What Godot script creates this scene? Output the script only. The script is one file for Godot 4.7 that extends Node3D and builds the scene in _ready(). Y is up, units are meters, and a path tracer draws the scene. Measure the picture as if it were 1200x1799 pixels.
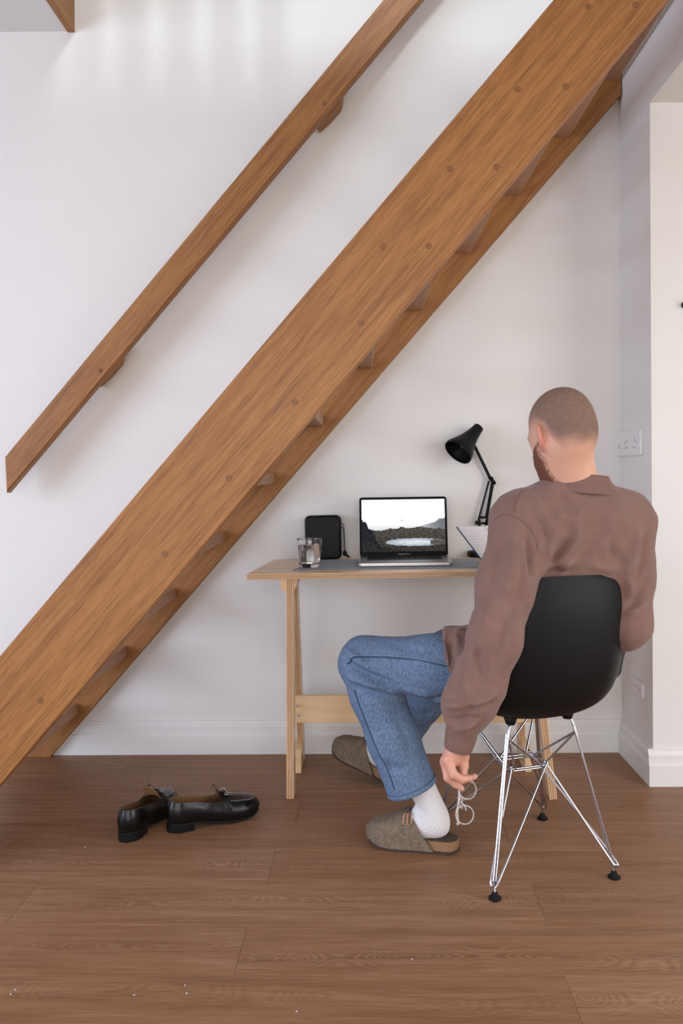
extends Node3D

# Photograph frame and lens, measured from the floor boards, desk and chair feet.
const F := 1400.0
const CX := 640.0
const CY := 827.0
const ROLL := 0.005
const EYE := Vector3(0.0, 1.077, 3.052)
const STAIR_SLOPE := 1.174

var M := {}
var TEX := {}
var names_used := {}


class MB:
	var v := PackedVector3Array()
	var n := PackedVector3Array()
	var uv := PackedVector2Array()
	var c := PackedColorArray()
	var i := PackedInt32Array()
	var col := Color(1, 1, 1)

	func vert(p: Vector3, nn: Vector3, t: Vector2) -> int:
		v.append(p)
		n.append(nn)
		uv.append(t)
		c.append(col)
		return v.size() - 1

	# corners run counter-clockwise seen from outside
	func quad(a: Vector3, b: Vector3, d: Vector3, e: Vector3, ta := Vector2(), tb := Vector2(), td := Vector2(), te := Vector2()) -> void:
		var nn := (b - a).cross(e - a)
		if nn.length_squared() < 1e-16:
			nn = (d - b).cross(e - b)
		nn = nn.normalized()
		var k := vert(a, nn, ta)
		vert(b, nn, tb)
		vert(d, nn, td)
		vert(e, nn, te)
		i.append_array([k, k + 2, k + 1, k, k + 3, k + 2])

	func tri(a: Vector3, b: Vector3, d: Vector3) -> void:
		var nn := (b - a).cross(d - a).normalized()
		var k := vert(a, nn, Vector2())
		vert(b, nn, Vector2())
		vert(d, nn, Vector2())
		i.append_array([k, k + 2, k + 1])

	# rows of points; smooth normals; (next point) x (next row) points outward unless flip
	func grid(rows: Array, wrap := false, flip := false, uvs := Vector2(1, 1), uv0 := Vector2()) -> void:
		var nr := rows.size()
		var nc: int = rows[0].size()
		var base := v.size()
		var acc := PackedVector3Array()
		acc.resize(nr * nc)
		var last := nc if wrap else nc - 1
		var tris := PackedInt32Array()
		for r in nr - 1:
			for q in last:
				var q2 := (q + 1) % nc
				var a: Vector3 = rows[r][q]
				var b: Vector3 = rows[r][q2]
				var d: Vector3 = rows[r + 1][q2]
				var e: Vector3 = rows[r + 1][q]
				var nn := (d - a).cross(e - b)
				if flip:
					nn = -nn
				var ia := r * nc + q
				var ib := r * nc + q2
				var id := (r + 1) * nc + q2
				var ie := (r + 1) * nc + q
				acc[ia] += nn
				acc[ib] += nn
				acc[id] += nn
				acc[ie] += nn
				if flip:
					tris.append_array([ia, ib, id, ia, id, ie])
				else:
					tris.append_array([ia, id, ib, ia, ie, id])
		for r in nr:
			for q in nc:
				vert(rows[r][q], acc[r * nc + q].normalized(), uv0 + Vector2(uvs.x * q / float(nc - 1), uvs.y * r / float(nr - 1)))
		for t in tris:
			i.append(base + t)

	func fan(ring: PackedVector3Array, up: Vector3) -> void:
		var mid := Vector3()
		for p in ring:
			mid += p
		mid /= ring.size()
		var k := vert(mid, up, Vector2(0.5, 0.5))
		for p in ring:
			vert(p, up, Vector2())
		for q in ring.size():
			var q2 := (q + 1) % ring.size()
			var nn := (ring[q] - mid).cross(ring[q2] - mid)
			if nn.dot(up) > 0:
				i.append_array([k, k + 1 + q2, k + 1 + q])
			else:
				i.append_array([k, k + 1 + q, k + 1 + q2])

	# box with chamfered edges; grain: the axis along which u runs
	func box(xf: Transform3D, size: Vector3, bev := 0.002, grain := 0, uo := Vector2()) -> void:
		var h := size * 0.5
		bev = minf(bev, minf(h.x, minf(h.y, h.z)) * 0.9)
		for ax in 3:
			for sg in [-1.0, 1.0]:
				var b1 := (ax + 1) % 3
				var b2 := (ax + 2) % 3
				var pts := []
				var tt := []
				for cc in [[-1, -1], [1, -1], [1, 1], [-1, 1]]:
					var p := Vector3()
					p[ax] = h[ax] * sg
					p[b1] = (h[b1] - bev) * cc[0]
					p[b2] = (h[b2] - bev) * cc[1]
					pts.append(xf * p)
					var u: float = p[grain] if ax != grain else p[b1]
					var w: float = p[b1] if (b1 != grain and ax != grain) else p[b2]
					tt.append(uo + Vector2(u, w + 0.31 * ax))
				if sg > 0:
					quad(pts[0], pts[1], pts[2], pts[3], tt[0], tt[1], tt[2], tt[3])
				else:
					quad(pts[0], pts[3], pts[2], pts[1], tt[0], tt[3], tt[2], tt[1])
		if bev <= 0.0:
			return
		for ax in 3:
			var b1 := (ax + 1) % 3
			var b2 := (ax + 2) % 3
			for s1 in [-1.0, 1.0]:
				for s2 in [-1.0, 1.0]:
					var q := []
					for w in [[-1.0, 0], [1.0, 0], [1.0, 1], [-1.0, 1]]:
						var p := Vector3()
						p[ax] = (h[ax] - bev) * w[0]
						p[b1] = (h[b1] if w[1] == 0 else h[b1] - bev) * s1
						p[b2] = (h[b2] - bev if w[1] == 0 else h[b2]) * s2
						q.append(p)
					var t0 := uo + Vector2(q[0][grain], 0.1)
					var t1 := uo + Vector2(q[1][grain], 0.1)
					var out := Vector3()
					out[b1] = s1
					out[b2] = s2
					if (q[1] - q[0]).cross(q[3] - q[0]).dot(out) > 0:
						quad(xf * q[0], xf * q[1], xf * q[2], xf * q[3], t0, t1, t1, t0)
					else:
						quad(xf * q[0], xf * q[3], xf * q[2], xf * q[1], t0, t0, t1, t1)
		for sx in [-1.0, 1.0]:
			for sy in [-1.0, 1.0]:
				for sz in [-1.0, 1.0]:
					var a := Vector3(h.x * sx, (h.y - bev) * sy, (h.z - bev) * sz)
					var b := Vector3((h.x - bev) * sx, h.y * sy, (h.z - bev) * sz)
					var d := Vector3((h.x - bev) * sx, (h.y - bev) * sy, h.z * sz)
					if (b - a).cross(d - a).dot(Vector3(sx, sy, sz)) > 0:
						tri(xf * a, xf * b, xf * d)
					else:
						tri(xf * a, xf * d, xf * b)

	# polygon in x, y (any winding), from z0 to z1, chamfered; u runs along dir
	func prism(poly: PackedVector2Array, z0: float, z1: float, xf: Transform3D, dir := Vector2(1, 0), bev := 0.002, uo := Vector2()) -> void:
		if Geometry2D.is_polygon_clockwise(poly):
			poly = poly.duplicate()
			poly.reverse()
		var cnt := poly.size()
		var ins := PackedVector2Array()
		for k in cnt:
			var e0 := (poly[k] - poly[(k + cnt - 1) % cnt]).normalized()
			var e1 := (poly[(k + 1) % cnt] - poly[k]).normalized()
			var n0 := Vector2(-e0.y, e0.x)
			var n1 := Vector2(-e1.y, e1.x)
			var m := (n0 + n1)
			m = m / maxf(m.dot(n0), 0.2)
			ins.append(poly[k] + m * bev)
		var side := Vector2(-dir.y, dir.x)
		var tri_i := Geometry2D.triangulate_polygon(ins)
		for f in [[z1, 1.0], [z0, -1.0]]:
			var k0 := v.size()
			for p in ins:
				vert(xf * Vector3(p.x, p.y, f[0]), (xf.basis * Vector3(0, 0, f[1])).normalized(), uo + Vector2(p.dot(dir), p.dot(side)))
			for t in range(0, tri_i.size(), 3):
				var a := tri_i[t]
				var b := tri_i[t + 1]
				var d := tri_i[t + 2]
				var ccw := (ins[b] - ins[a]).cross(ins[d] - ins[a]) > 0
				if ccw == (f[1] > 0):
					i.append_array([k0 + a, k0 + d, k0 + b])
				else:
					i.append_array([k0 + a, k0 + b, k0 + d])
		for k in cnt:
			var k2 := (k + 1) % cnt
			var zs := [z0, z0 + bev, z1 - bev, z1]
			for l in 3:
				var pa: Vector2 = ins[k] if l == 0 else poly[k]
				var pb: Vector2 = ins[k2] if l == 0 else poly[k2]
				var pc: Vector2 = ins[k2] if l == 2 else poly[k2]
				var pd: Vector2 = ins[k] if l == 2 else poly[k]
				var ua := uo + Vector2(pa.dot(dir), pa.dot(side) + zs[l])
				var ub := uo + Vector2(pb.dot(dir), pb.dot(side) + zs[l])
				var uc := uo + Vector2(pb.dot(dir), pb.dot(side) + zs[l + 1])
				var ud := uo + Vector2(pa.dot(dir), pa.dot(side) + zs[l + 1])
				quad(xf * Vector3(pa.x, pa.y, zs[l]), xf * Vector3(pb.x, pb.y, zs[l]), xf * Vector3(pc.x, pc.y, zs[l + 1]), xf * Vector3(pd.x, pd.y, zs[l + 1]), ua, ub, uc, ud)

	func tube(pts: PackedVector3Array, rad, sides := 10, closed := false, flat := 1.0, up := Vector3(0, 1, 0.01)) -> void:
		var cnt := pts.size()
		var rows := []
		var ref := up
		var prev := Vector3()
		for k in cnt:
			var t: Vector3
			if closed:
				t = (pts[(k + 1) % cnt] - pts[(k + cnt - 1) % cnt]).normalized()
			else:
				t = (pts[mini(k + 1, cnt - 1)] - pts[maxi(k - 1, 0)]).normalized()
			if k == 0:
				if absf(ref.normalized().dot(t)) > 0.95:
					ref = Vector3(1, 0.02, 0.03)
				prev = (ref - t * ref.dot(t)).normalized()
			else:
				prev = (prev - t * prev.dot(t)).normalized()
			var b := t.cross(prev)
			var r: float = rad[k] if rad is Array or rad is PackedFloat32Array else rad
			var row := PackedVector3Array()
			for s in sides:
				var an := TAU * s / sides
				row.append(pts[k] + (prev * cos(an) + b * sin(an) * flat) * r)
			rows.append(row)
		if closed:
			rows.append(rows[0])
		grid(rows, true)
		if not closed:
			fan(rows[0], (pts[0] - pts[1]).normalized())
			fan(rows[cnt - 1], (pts[cnt - 1] - pts[cnt - 2]).normalized())

	# profile of (radius, height) from bottom to top along the outside
	func lathe(prof: PackedVector2Array, sides: int, xf: Transform3D) -> void:
		var rows := []
		for p in prof:
			var row := PackedVector3Array()
			for s in sides:
				var an := -TAU * s / sides
				row.append(xf * Vector3(cos(an) * p.x, p.y, sin(an) * p.x))
			rows.append(row)
		grid(rows, true)

	func ball(at: Vector3, r: Vector3, seg := 12) -> void:
		var prof := PackedVector2Array()
		for k in seg / 2 + 1:
			var a := -PI / 2 + PI * k / float(seg / 2)
			prof.append(Vector2(maxf(cos(a), 0.0001), sin(a)))
		lathe(prof, seg, Transform3D(Basis.from_scale(r), at))

	func mesh() -> ArrayMesh:
		var a := []
		a.resize(Mesh.ARRAY_MAX)
		a[Mesh.ARRAY_VERTEX] = v
		a[Mesh.ARRAY_NORMAL] = n
		a[Mesh.ARRAY_TEX_UV] = uv
		a[Mesh.ARRAY_COLOR] = c
		a[Mesh.ARRAY_INDEX] = i
		var m := ArrayMesh.new()
		m.add_surface_from_arrays(Mesh.PRIMITIVE_TRIANGLES, a)
		return m


# ---- places -------------------------------------------------------------
func ray(px: float, py: float) -> Vector3:
	var dx := px - CX
	var dy := py - CY
	return Vector3((dx - ROLL * dy) / F, -(dy + ROLL * dx) / F, -1.0)


func P(px: float, py: float, d: float) -> Vector3:
	return EYE + ray(px, py) * d


func on_plane(px: float, py: float, at: Vector3, nrm: Vector3) -> Vector3:
	var r := ray(px, py)
	return EYE + r * ((at - EYE).dot(nrm) / r.dot(nrm))


func on_floor(px: float, py: float) -> Vector3:
	return on_plane(px, py, Vector3(), Vector3.UP)


# ---- nodes --------------------------------------------------------------
func numbered(called: String) -> String:
	var k: int = names_used.get(called, 0)
	names_used[called] = k + 1
	return called if k == 0 else "%s_%03d" % [called, k]


func thing(called: String, label: String, category: String, at := Vector3(), group := "") -> Node3D:
	var o := Node3D.new()
	o.name = numbered(called)
	add_child(o)
	o.position = at
	o.set_meta("label", label)
	o.set_meta("category", category)
	if group:
		o.set_meta("group", group)
	return o


func part(called: String, mesh: Mesh, mat: Material, parent: Node, label := "") -> MeshInstance3D:
	var o := MeshInstance3D.new()
	o.name = called
	o.mesh = mesh
	o.material_override = mat
	if parent == self:
		o.name = numbered(called)
	parent.add_child(o, true)
	if label:
		o.set_meta("label", label)
	return o


# geometry given in world axes, stored relative to its thing
func wpart(called: String, mb: MB, mat: Material, parent: Node3D, label := "") -> MeshInstance3D:
	var inv := parent.global_transform.affine_inverse()
	if parent != self:
		for k in mb.v.size():
			mb.v[k] = inv * mb.v[k]
			mb.n[k] = (inv.basis * mb.n[k]).normalized()
	return part(called, mb.mesh(), mat, parent, label)


func structure(called: String, mb: MB, mat: Material, label := "") -> MeshInstance3D:
	var o := part(called, mb.mesh(), mat, self, label)
	o.set_meta("kind", "structure")
	return o


func wbox(mb: MB, lo: Vector3, hi: Vector3, bev := 0.0) -> void:
	mb.box(Transform3D(Basis(), (lo + hi) * 0.5), hi - lo, bev)


func frame(o: Vector3, x: Vector3, up: Vector3) -> Transform3D:
	x = x.normalized()
	var z := x.cross(up).normalized()
	return Transform3D(Basis(x, z.cross(x), z), o)


func spline(pts: Array, per := 8, closed := false) -> PackedVector3Array:
	var out := PackedVector3Array()
	var n := pts.size()
	for k in (n if closed else n - 1):
		var a: Vector3 = pts[(k - 1 + n) % n] if closed else pts[maxi(k - 1, 0)]
		var b: Vector3 = pts[k]
		var c: Vector3 = pts[(k + 1) % n]
		var d: Vector3 = pts[(k + 2) % n] if closed else pts[mini(k + 2, n - 1)]
		for s in per:
			out.append(b.cubic_interpolate(c, a, d, s / float(per)))
	if not closed:
		out.append(pts[n - 1])
	return out


func table(x: float, xs: Array, ys: Array) -> float:
	if x <= xs[0]:
		return ys[0]
	for k in xs.size() - 1:
		if x <= xs[k + 1]:
			var t: float = (x - xs[k]) / (xs[k + 1] - xs[k])
			t = t * t * (3.0 - 2.0 * t) * 0.5 + t * 0.5
			return lerpf(ys[k], ys[k + 1], t)
	return ys[-1]


# ---- implicit bodies ------------------------------------------------------
class Bones:
	var a := PackedVector3Array()
	var ba := PackedVector3Array()
	var inv := PackedFloat32Array()
	var r0 := PackedFloat32Array()
	var r1 := PackedFloat32Array()
	var k := PackedFloat32Array()

	func add(p: Vector3, q: Vector3, ra: float, rb: float, kk := 0.03) -> void:
		a.append(p)
		ba.append(q - p)
		inv.append(1.0 / maxf((q - p).length_squared(), 1e-9))
		r0.append(ra)
		r1.append(rb)
		k.append(kk)

	func chain(pts: Array, rad: Array, kk := 0.03) -> void:
		for q in pts.size() - 1:
			add(pts[q], pts[q + 1], rad[q], rad[q + 1], kk)

	func eval(p: Vector3, d := 1e3) -> float:
		for q in a.size():
			var pa := p - a[q]
			var t := clampf(pa.dot(ba[q]) * inv[q], 0.0, 1.0)
			var e := (pa - ba[q] * t).length() - lerpf(r0[q], r1[q], t)
			var kk := k[q]
			var h := maxf(kk - absf(d - e), 0.0) / kk
			d = minf(d, e) - h * h * kk * 0.25
		return d


static func smin(a: float, b: float, k: float) -> float:
	var h := maxf(k - absf(a - b), 0.0) / k
	return minf(a, b) - h * h * k * 0.25


static func smax(a: float, b: float, k: float) -> float:
	return -smin(-a, -b, k)


static func ellipsoid(p: Vector3, r: Vector3) -> float:
	var k0 := (p / r).length()
	var k1 := (p / (r * r)).length()
	return k0 * (k0 - 1.0) / maxf(k1, 1e-6)


# surface nets; only blocks near the surface are visited
func nets(field: Callable, lo: Vector3, hi: Vector3, c: float, slack := 1.5) -> MB:
	var B := 4
	var nb := Vector3i(((hi - lo) / (c * B)).ceil())
	var n := nb * B + Vector3i.ONE
	var val := PackedFloat32Array()
	val.resize(n.x * n.y * n.z)
	val.fill(1e9)
	var cell := PackedInt32Array()
	cell.resize(n.x * n.y * n.z)
	cell.fill(-1)
	var sx := 1
	var sy := n.x
	var sz := n.x * n.y
	var reach := c * B * 0.87 * slack
	var blocks: Array[Vector3i] = []
	for bz in nb.z:
		for by in nb.y:
			for bx in nb.x:
				var mid := lo + Vector3(bx + 0.5, by + 0.5, bz + 0.5) * (c * B)
				var f: float = field.call(mid)
				if absf(f) < reach:
					blocks.append(Vector3i(bx, by, bz) * B)
	for b in blocks:
		for z in B + 1:
			for y in B + 1:
				var at := b.x + (b.y + y) * sy + (b.z + z) * sz
				for x in B + 1:
					if val[at + x] > 1e8:
						val[at + x] = field.call(lo + Vector3(b.x + x, b.y + y, b.z + z) * c)
	var mb := MB.new()
	var off: Array[int] = [0, sx, sy, sx + sy, sz, sx + sz, sy + sz, sx + sy + sz]
	var corner: Array[Vector3] = [Vector3(0, 0, 0), Vector3(1, 0, 0), Vector3(0, 1, 0), Vector3(1, 1, 0), Vector3(0, 0, 1), Vector3(1, 0, 1), Vector3(0, 1, 1), Vector3(1, 1, 1)]
	var ea: Array[int] = [0, 2, 4, 6, 0, 1, 4, 5, 0, 1, 2, 3]
	var eb: Array[int] = [1, 3, 5, 7, 2, 3, 6, 7, 4, 5, 6, 7]
	for b in blocks:
		for z in B:
			for y in B:
				for x in B:
					var at := b.x + x + (b.y + y) * sy + (b.z + z) * sz
					var m := 0
					for q in 8:
						if val[at + off[q]] < 0.0:
							m |= 1 << q
					if m == 0 or m == 255:
						continue
					var s := Vector3()
					var cnt := 0
					for e in 12:
						var va := val[at + off[ea[e]]]
						var vb := val[at + off[eb[e]]]
						if (va < 0.0) != (vb < 0.0):
							s += corner[ea[e]].lerp(corner[eb[e]], va / (va - vb))
							cnt += 1
					cell[at] = mb.v.size()
					mb.v.append(lo + (Vector3(b.x + x, b.y + y, b.z + z) + s / cnt) * c)
	var st: Array[int] = [sx, sy, sz]
	for b in blocks:
		for z in B:
			for y in B:
				for x in B:
					var at := b.x + x + (b.y + y) * sy + (b.z + z) * sz
					if cell[at] < 0:
						continue
					for ax in 3:
						var u := st[(ax + 1) % 3]
						var w := st[(ax + 2) % 3]
						var v0 := val[at]
						var v1 := val[at + st[ax]]
						if (v0 < 0.0) == (v1 < 0.0) or at - u - w < 0:
							continue
						var a := cell[at]
						var p := cell[at - u]
						var q := cell[at - u - w]
						var r := cell[at - w]
						if p < 0 or q < 0 or r < 0:
							continue
						if v0 < 0.0:
							mb.i.append_array([a, q, p, a, r, q])
						else:
							mb.i.append_array([a, p, q, a, q, r])
	finish(mb)
	return mb


func finish(mb: MB) -> void:
	mb.n = PackedVector3Array()
	mb.n.resize(mb.v.size())
	for t in range(0, mb.i.size(), 3):
		var a := mb.i[t]
		var b := mb.i[t + 1]
		var d := mb.i[t + 2]
		var nn := (mb.v[d] - mb.v[a]).cross(mb.v[b] - mb.v[a])
		mb.n[a] += nn
		mb.n[b] += nn
		mb.n[d] += nn
	for q in mb.v.size():
		mb.n[q] = mb.n[q].normalized()
	if mb.uv.size() != mb.v.size():
		mb.uv.resize(mb.v.size())
		mb.c.resize(mb.v.size())
		mb.c.fill(mb.col)


func join(to: MB, from: MB) -> void:
	var k := to.v.size()
	to.v.append_array(from.v)
	to.n.append_array(from.n)
	to.uv.append_array(from.uv)
	to.c.append_array(from.c)
	for t in from.i:
		to.i.append(t + k)


# walk from the eye along the line of sight of a pixel to a field
func strike(field: Callable, px: float, py: float, d0 := 1.6) -> Vector3:
	var r := ray(px, py)
	var l := r.length()
	var d := d0
	for k in 60:
		var f: float = field.call(EYE + r * d)
		if f < 0.0008:
			break
		d += f * 0.8 / l
		if d > 3.2:
			break
	return EYE + r * d


# folds: [points, height, width]; raised or sunk along the surface normal
func fold(mb: MB, folds: Array) -> void:
	for f in folds:
		var pts: PackedVector3Array = f[0]
		var amp: float = f[1]
		var w: float = f[2]
		var lo := pts[0]
		var hi := pts[0]
		for p in pts:
			lo = lo.min(p)
			hi = hi.max(p)
		var box := AABB(lo, hi - lo).grow(w * 2.2)
		var total := pts.size() - 1
		for q in mb.v.size():
			var p := mb.v[q]
			if not box.has_point(p):
				continue
			var best := 1e9
			var along := 0.0
			for s in total:
				var a := pts[s]
				var ba := pts[s + 1] - a
				var t := clampf((p - a).dot(ba) / maxf(ba.length_squared(), 1e-9), 0.0, 1.0)
				var e := (p - a - ba * t).length()
				if e < best:
					best = e
					along = (s + t) / total
			if best < w * 2.2:
				var x := best / w
				mb.v[q] = p + mb.n[q] * (amp * exp(-x * x) * sqrt(maxf(sin(PI * clampf(along, 0.02, 0.98)), 0.0)))
	finish(mb)


# ---- materials ------------------------------------------------------------
func noise(seed_: int, freq: float, oct := 3) -> FastNoiseLite:
	var f := FastNoiseLite.new()
	f.seed = seed_
	f.frequency = freq
	f.noise_type = FastNoiseLite.TYPE_SIMPLEX_SMOOTH
	f.fractal_octaves = oct
	return f


func mat(called: String, col: Color, rough := 0.6, metal := 0.0) -> StandardMaterial3D:
	var m := StandardMaterial3D.new()
	m.resource_name = called
	m.albedo_color = col
	m.roughness = rough
	m.metallic = metal
	M[called] = m
	return m


func to_tex(w: int, h: int, data: PackedByteArray) -> ImageTexture:
	return ImageTexture.create_from_image(Image.create_from_data(w, h, false, Image.FORMAT_RGB8, data))


# boards: strips stacked in v, grain along u
func wood_tex(w: int, h: int, strips: int, mm: Vector2, seed_: int, base: Color, dark: Color, pale: Color, rings: float, streak: float, figure: float) -> ImageTexture:
	var data := PackedByteArray()
	data.resize(w * h * 3)
	var n1 := noise(seed_, 1.0, 2)
	var n2 := noise(seed_ + 7, 1.0, 3)
	var rng := RandomNumberGenerator.new()
	rng.seed = seed_
	var sh := h / strips
	var at := 0
	for s in strips:
		var tone := rng.randf_range(-0.5, 0.5)
		var mid := rng.randf_range(0.3, 0.7)
		var so := rng.randf_range(0.0, 500.0)
		var cath := rng.randf_range(0.35, 1.0)
		var core := PackedFloat32Array()
		var bend := PackedFloat32Array()
		core.resize(w)
		bend.resize(w)
		for x in w:
			var u := x * mm.x / w
			core[x] = absf(n1.get_noise_2d(u * 2.2 + so, 3.0)) * 0.9 + 0.02
			bend[x] = n1.get_noise_2d(u * 1.1 + so, 40.0) * 0.25
		for y in sh:
			var vv := (y + 0.5) / sh
			var vm := vv * mm.y / strips
			for x in w:
				var u := x * mm.x / w
				var fine := n2.get_noise_2d(u * 9.0 + so, vm * 420.0)
				var broad := n1.get_noise_2d(u * 1.6 + so, vm * 26.0 + 80.0)
				var mids := n2.get_noise_2d(u * 3.5 + so + 90.0, vm * 110.0)
				var dv := vv - mid + bend[x]
				var r := sqrt(dv * dv * 6.0 + core[x] * core[x])
				var wav := sin(r * rings + broad * 5.0 + fine * 0.9)
				var ring := smoothstep(0.35, 0.98, wav) * clampf(1.0 - absf(dv) * 2.3, 0.0, 1.0) * cath
				var t := fine * streak * 0.7 + mids * streak * 0.6 + broad * figure + tone * 0.25
				var c := base
				c = c.lerp(dark, clampf(-t, 0.0, 1.0)) if t < 0.0 else c.lerp(pale, clampf(t, 0.0, 1.0))
				c = c.lerp(pale, ring * 0.38)
				c = c.lerp(dark, clampf(-wav - 0.5, 0.0, 0.5) * 0.7 * cath * clampf(1.0 - absf(dv) * 2.3, 0.0, 1.0))
				data[at] = int(clampf(c.r, 0, 1) * 255.0)
				data[at + 1] = int(clampf(c.g, 0, 1) * 255.0)
				data[at + 2] = int(clampf(c.b, 0, 1) * 255.0)
				at += 3
	return to_tex(w, h, data)


func speck_tex(size: int, seed_: int, a: Color, b: Color, f1: float, f2: float, contrast := 1.0, stretch := 1.0) -> ImageTexture:
	var data := PackedByteArray()
	data.resize(size * size * 3)
	var n1 := noise(seed_, f1, 2)
	var n2 := noise(seed_ + 3, f2, 2)
	var at := 0
	for y in size:
		for x in size:
			var t := clampf(0.5 + contrast * (n1.get_noise_2d(x * stretch, y) * 0.7 + n2.get_noise_2d(x * stretch, y) * 0.6), 0.0, 1.0)
			var c := a.lerp(b, t)
			data[at] = int(c.r * 255.0)
			data[at + 1] = int(c.g * 255.0)
			data[at + 2] = int(c.b * 255.0)
			at += 3
	return to_tex(size, size, data)


func bumpy(m: StandardMaterial3D, freq: float, strength: float, scale: float, seed_ := 5, stretch := Vector3.ONE) -> void:
	var t := NoiseTexture2D.new()
	t.width = 256
	t.height = 256
	t.seamless = true
	t.as_normal_map = true
	t.bump_strength = 4.0
	t.noise = noise(seed_, freq, 4)
	m.normal_enabled = true
	m.normal_texture = t
	m.normal_scale = strength
	m.uv1_triplanar = true
	m.uv1_scale = stretch * scale


func make_materials() -> void:
	var wall := mat("wall_paint", Color(0.885, 0.875, 0.862), 0.75)
	bumpy(wall, 0.02, 0.10, 2.0, 11)
	wall.uv1_world_triplanar = true
	var trim := mat("trim_paint", Color(0.885, 0.878, 0.868), 0.42)
	bumpy(trim, 0.02, 0.08, 3.0, 12)
	mat("ceiling_paint", Color(0.88, 0.88, 0.88), 0.85)

	var oak := mat("stair_oak", Color(1, 1, 1), 0.5)
	oak.albedo_texture = wood_tex(2048, 512, 2, Vector2(3.6, 0.9), 31, Color8(150, 99, 48), Color8(108, 65, 30), Color8(174, 124, 72), 26.0, 0.85, 0.42)
	oak.uv1_scale = Vector3(1 / 3.6, 1 / 0.9, 1)
	var pale := mat("tread_oak", Color(0.98, 0.95, 0.93), 0.55)
	pale.albedo_texture = wood_tex(512, 256, 1, Vector2(1.2, 0.5), 45, Color8(176, 136, 106), Color8(150, 110, 82), Color8(196, 160, 130), 30.0, 0.5, 0.35)
	pale.uv1_scale = Vector3(1 / 1.2, 1 / 0.5, 1)

	var fl := mat("floor_laminate", Color(1, 1, 1), 0.42)
	fl.albedo_texture = wood_tex(1280, 1280, 8, Vector2(1.29, 8 * 0.186), 77, Color8(140, 102, 74), Color8(106, 73, 49), Color8(170, 136, 110), 60.0, 0.62, 0.36)
	fl.metallic_specular = 0.30

	var birch := mat("birch_face", Color(1, 1, 1), 0.24)
	birch.albedo_texture = wood_tex(768, 384, 1, Vector2(1.2, 0.6), 91, Color8(230, 194, 150), Color8(212, 172, 126), Color8(240, 212, 174), 14.0, 0.25, 0.4)
	birch.uv1_scale = Vector3(1 / 1.2, 1 / 0.6, 1)
	# plywood edge: thin plies across v
	var ed := PackedByteArray()
	var en := noise(8, 0.05, 2)
	for y in 64:
		for x in 256:
			var ply := int(y / 64.0 * 7.0)
			var t := (0.5 if ply % 2 == 0 else -0.5) + en.get_noise_2d(x * 0.3, y * 5.0) * 0.6
			var c := Color8(228, 190, 148).lerp(Color8(158, 114, 78), clampf(0.5 - t, 0, 1))
			ed.append_array([int(c.r * 255), int(c.g * 255), int(c.b * 255)])
	var edge := mat("birch_edge", Color(1, 1, 1), 0.5)
	edge.albedo_texture = to_tex(256, 64, ed)

	var sw := mat("sweatshirt_cotton", Color(1, 1, 1), 0.9)
	sw.albedo_texture = speck_tex(256, 3, Color8(112, 83, 74), Color8(128, 97, 87), 0.25, 0.012, 0.7)
	sw.uv1_triplanar = true
	sw.uv1_scale = Vector3.ONE * 5.0
	sw.rim_enabled = true
	sw.rim = 0.25
	var rib := mat("sweatshirt_rib", Color8(116, 87, 78), 0.9)
	bumpy(rib, 0.08, 0.35, 14.0, 21)

	var dn := mat("denim", Color(1, 1, 1), 0.85)
	dn.albedo_texture = speck_tex(512, 17, Color8(62, 82, 110), Color8(122, 142, 168), 0.16, 0.02, 0.9, 2.4)
	dn.uv1_triplanar = true
	dn.uv1_scale = Vector3.ONE * 6.5
	mat("denim_seam", Color8(58, 78, 106), 0.9)
	mat("stitch_thread", Color8(142, 158, 182), 0.9)

	var skin := mat("skin", Color(1, 1, 1), 0.5)
	skin.vertex_color_use_as_albedo = true
	skin.subsurf_scatter_enabled = true
	skin.subsurf_scatter_strength = 0.12
	var hair := mat("cropped_hair", Color(1, 1, 1), 0.85)
	hair.vertex_color_use_as_albedo = true

	var so := mat("sock_cotton", Color8(216, 212, 211), 0.92)
	bumpy(so, 0.09, 0.25, 22.0, 33)
	var su := mat("taupe_suede", Color(1, 1, 1), 0.92)
	su.albedo_texture = speck_tex(256, 41, Color8(98, 83, 68), Color8(124, 107, 90), 0.06, 0.02, 1.0)
	su.uv1_triplanar = true
	su.uv1_scale = Vector3.ONE * 8.0
	var ck := mat("cork", Color(1, 1, 1), 0.85)
	ck.albedo_texture = speck_tex(256, 43, Color8(92, 62, 40), Color8(176, 136, 98), 0.14, 0.3, 2.2)
	ck.uv1_triplanar = true
	ck.uv1_scale = Vector3.ONE * 12.0
	mat("brown_outsole", Color8(58, 42, 36), 0.8)
	mat("suede_footbed", Color8(70, 52, 40), 0.95)
	mat("copper_metal", Color8(190, 140, 110), 0.3, 1.0)

	mat("black_leather", Color8(14, 12, 12), 0.27)
	M.black_leather.clearcoat_enabled = true
	M.black_leather.metallic_specular = 0.35
	M.black_leather.clearcoat = 0.15
	M.black_leather.clearcoat_roughness = 0.12
	mat("brown_leather", Color8(38, 28, 26), 0.32)
	mat("tan_lining", Color8(132, 96, 62), 0.7)
	mat("black_rubber", Color8(16, 15, 15), 0.6)
	M.black_rubber.metallic_specular = 0.3
	mat("white_thread", Color8(190, 182, 172), 0.8)

	var sh := mat("black_shell", Color8(17, 17, 18), 0.5)
	sh.metallic_specular = 0.3
	bumpy(sh, 0.2, 0.05, 10.0, 51)
	mat("chrome", Color8(200, 200, 206), 0.12, 1.0)
	mat("steel", Color8(190, 190, 192), 0.3, 1.0)

	var lb := mat("lamp_black", Color8(17, 17, 18), 0.45)
	lb.metallic_specular = 0.28
	bumpy(lb, 0.3, 0.05, 20.0, 52)
	mat("speaker_shell", Color8(15, 15, 16), 0.42)
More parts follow.
